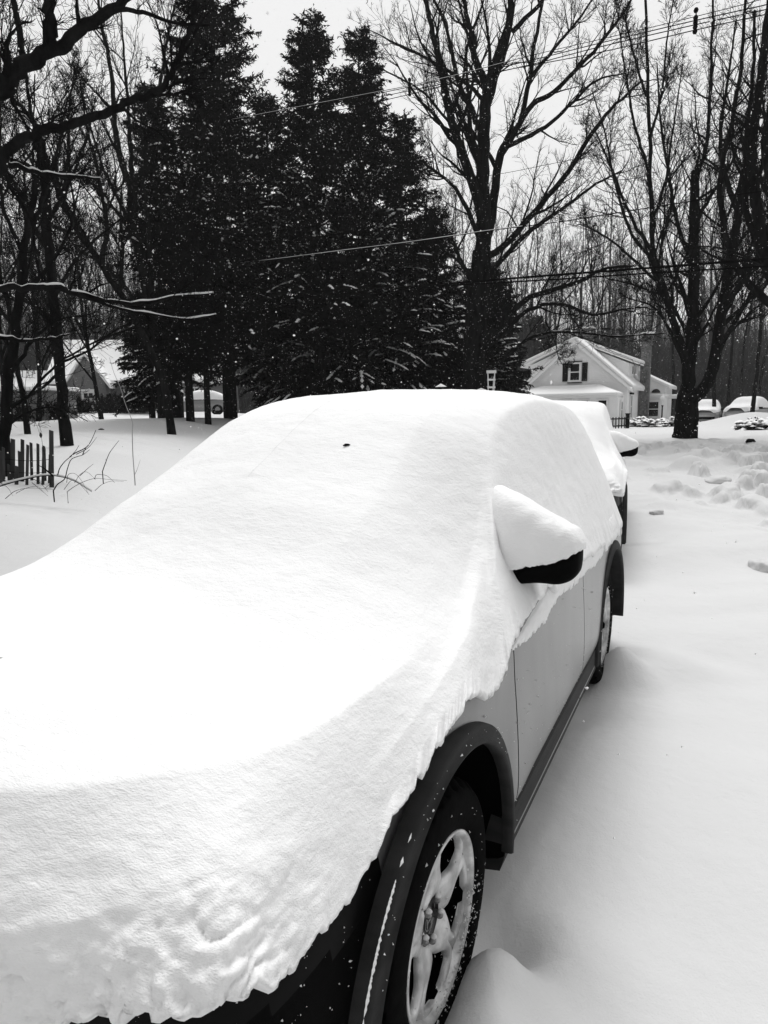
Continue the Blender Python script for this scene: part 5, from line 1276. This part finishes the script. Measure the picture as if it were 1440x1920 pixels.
cane('bramble', 'dark forked bramble stem rising right of the pickets', 'plant', [[(100,920),(108,908),(121,898),(126,880),(133,862),(145,856),(155,853),(168,843)], [(108,891),(112,878),(121,866),(131,857),(142,845),(148,835)], [(143,852),(162,842),(172,832),(181,820)], [(131,857),(140,850),(160,840),(170,828),(180,806)], [(155,853),(158,845),(166,833)]], 6.9, [.007, .006, .004])
cane('bramble', 'single slanted dark twig standing alone in the snow by the car', 'plant', [[(192,884),(197,870),(205,850),(215,836),(223,826)], [(196,872),(199,866),(198,860)]], 6.6, [.005, .003])
cane('bramble', 'tangle of thin arching stems between the pickets and the car', 'plant', [[(126,922),(140,912),(160,902),(180,897),(205,899),(238,901)], [(120,918),(135,900),(150,908),(165,925)], [(178,920),(192,908),(210,902),(232,903)], [(177,898),(182,890),(200,892),(215,905)], [(125,905),(128,890),(140,888),(152,900),(167,928)],
     [(30,925),(50,915),(70,912),(80,920)], [(10,935),(30,920),(60,915),(100,918)], [(60,905),(72,915),(90,930)], [(0,905),(15,915),(24,930)], [(150,892),(165,878),(175,870)], [(85,915),(95,905),(92,895)], [(140,905),(150,890),(163,885),(180,900)]], 6.8, [.0035, .003, .0028])
cane('sapling', 'pale thin sapling bent over like a hook behind the car hood', 'plant', [[(252,890),(249,850),(248,810),(248,790),(236,760),(225,725),(214,700),(205,670)], [(252,892),(258,878),(263,862)]], 7.4, [.006, .003], m=mat('pale_twig', .30, .8))
cane('bramble', 'dry stalk with a single curled leaf above the pickets', 'plant', [[(84,850),(80,835),(78,822),(76,812),(74,805)], [(74,812),(70,800),(66,790)]], 8.0, [.003, .002])
lf = MB(); c = W(76.5, 816, 8.0); lf.lathe([(.001, -.035), (.012, -.02), (.018, .0), (.013, .02), (.001, .035)], (c[0], c[1], 0), 8); 
for i, v in enumerate(lf.V): lf.V[i] = (v[0], v[1], v[2]+c[2])
tag(lf.build('leaf', WOOD, None, True), 'curled dead leaf on the dry stalk above the pickets', 'leaf')
# dead leaf / twig lying on the windshield snow
def debris(name, label, cat, c, s, m=BARK, rz=0, seed=0, par=None):
    g = np.random.default_rng(seed); mb = MB()
    P = np.array([(-.5, 0, 0), (-.2, .10, .08), (.15, -.06, .10), (.5, .05, 0)])*s; mb.tube(P, [s*.06, s*.16, s*.13, s*.04], 7)
    mb.tube([(0, 0, s*.08), (.05*s, .25*s, s*.2), (-.05*s, .42*s, s*.12)], [s*.07, s*.05, s*.02], 5)
    o = mb.build(name, m, None, True); o.location = c; o.rotation_euler = (0, 0, rz); tag(o, label, cat); return o
DEBRIS = [('leaf', 'tiny dark leaf lying on the snow over the windshield', 'leaf', (651, 836), .030, 'car'),
          ('stick', 'short dark stick lying on the snow field left of the car', 'stick', (190, 806), .16, 11.5),
          ('stick', 'snow-dusted broken log on the bank right of the forked maple', 'stick', (1408, 829), .34, 19.)]
dg = bpy.context.evaluated_depsgraph_get(); dg.update()
for nm, lb, ct, (u, v), s, d in DEBRIS:
    o = Vector((0, 0, H)); t = Vector(W(u, v, 1.0))-o; hit, loc, *_ = sc.ray_cast(dg, o, t.normalized(), distance=120)
    if hit: debris(nm, lb, ct, loc+Vector((0, 0, s*.04)), s, BARK, .3, 1)
# ploughed chunks of snow on the right
def chunk(label, u, v, s, seed):
    o = Vector((0, 0, H)); t = Vector(W(u, v, 1.0))-o; hit, loc, *_ = sc.ray_cast(dg, o, t.normalized(), distance=120)
    if not hit: return
    bm = bmesh.new(); bmesh.ops.create_icosphere(bm, subdivisions=4, radius=1)
    V = np.array([v_.co[:] for v_ in bm.verts]); r = 1+noise(V, 1.3, seed, 3)*.42; V = V*r[:, None]; V = np.sign(V)*np.abs(V)**.8*np.array(s)
    F_ = [tuple(x.index for x in f.verts) for f in bm.faces]; bm.free()
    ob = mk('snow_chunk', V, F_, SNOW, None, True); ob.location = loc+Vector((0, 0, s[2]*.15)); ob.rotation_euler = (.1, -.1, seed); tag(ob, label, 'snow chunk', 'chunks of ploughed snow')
chunk('wedge of broken snow at the right edge, level with the rear wheel', 1436, 1066, (.13, .17, .09), 3)
chunk('small lump of snow on the bank beyond the door mirror', 1232, 962, (.07, .09, .04), 5)
chunk('lump of ploughed snow on the bank left of the log', 1345, 905, (.20, .18, .09), 6)

# white folding sawhorse-like stand by the central maple, half buried, and the snow heap beside it
def stand():
    c = W(921, 735, 22.); z = gz(c[0], c[1]); e = empty('garden_stand', (c[0], c[1], z)); tag(e, 'small white wooden stand with slats beside the central maple trunk', 'garden stand')
    h = W(921, 700, 22.)[2]-z
    for s_ in (-1, 1): MB().prism([(s_*.05-.015, 0, -.1), (s_*.05+.015, 0, -.1), (s_*.11+.015, 0, h), (s_*.11-.015, 0, h)], (0, .04, 0)).build('leg', TRIM, e)
    MB().prism([(-.06, .045, .1), (-.02, .045, .1), (.12, .045, h-.1), (.08, .045, h-.1)], (0, .03, 0)).build('brace', TRIM, e)
    for k in (.78, .9): MB().box((0, -.02, h*k), (.26, .03, .06)).build('slat', TRIM, e)
    MB().box((0, .02, h+.05), (.30, .16, .09)).build('snow', SNOWFAR, e)
stand()
snowy_shrub(865, 740, 21.5, 1.15, 'snow-laden bush at the foot of the central maple', 12, 1.5, None)

# ------------------------------------------------------------------ falling snow
def snowfall():
    g = np.random.default_rng(5); N = 90000
    P = np.stack([g.uniform(-13, 15, N), g.uniform(.35, 30, N), g.uniform(.1, 15, N)], -1)
    dist = np.linalg.norm(P-np.array([0, 0, H]), axis=1); P = P[dist > 2.2]; N = len(P)
    # keep out of the cars
    q = P-np.array([CX, CY, 0]); c_, s_ = math.cos(YAW), math.sin(YAW); X = c_*q[:, 0]+s_*q[:, 1]; Y = -s_*q[:, 0]+c_*q[:, 1]
    P = P[~((X < 1) & (X > -11) & (np.abs(Y) < .9) & (P[:, 2] < 1.75))]; N = len(P)
    P = P[P[:, 2] > ground_z(P[:, 0], P[:, 1])+.05]; N = len(P)
    r = g.lognormal(math.log(.0037), .40, N); r = np.minimum(r, .0062)
    O = np.array([(1,0,0),(-1,0,0),(0,1,0),(0,-1,0),(0,0,1),(0,0,-1)], float)
    V = P[:, None]+O[None]*r[:, None, None]*g.uniform(.6, 1.4, (N, 6, 1))
    fo = np.array([(0,2,4),(2,1,4),(1,3,4),(3,0,4),(2,0,5),(1,2,5),(3,1,5),(0,3,5)])
    Fn = (np.arange(N)[:, None, None]*6+fo[None]).reshape(-1, 3)
    FL = mat('flake', .9, .9, spec=.1)
    tag(mk('falling_snow', V.reshape(-1, 3), Fn, FL, None, False), 'white snowflakes drifting down through the air', 'falling snow', kind='stuff')
snowfall()

# ------------------------------------------------------------------ haze of falling snow
def haze():
    o = MB().box((0, 60, 21.), (420, 300, 46.)).build('haze', None, None)
    m = bpy.data.materials.new('haze'); m.use_nodes = True; nt = m.node_tree; nt.nodes.clear()
    out = nt.nodes.new('ShaderNodeOutputMaterial'); v = nt.nodes.new('ShaderNodeVolumePrincipled'); v.inputs['Color'].default_value = (.95, .95, .95, 1); v.inputs['Density'].default_value = .0006
    v.inputs['Anisotropy'].default_value = .2
    nt.links.new(v.outputs[0], out.inputs['Volume']); o.data.materials.clear(); o.data.materials.append(m)
    tag(o, kind='stuff')
haze()
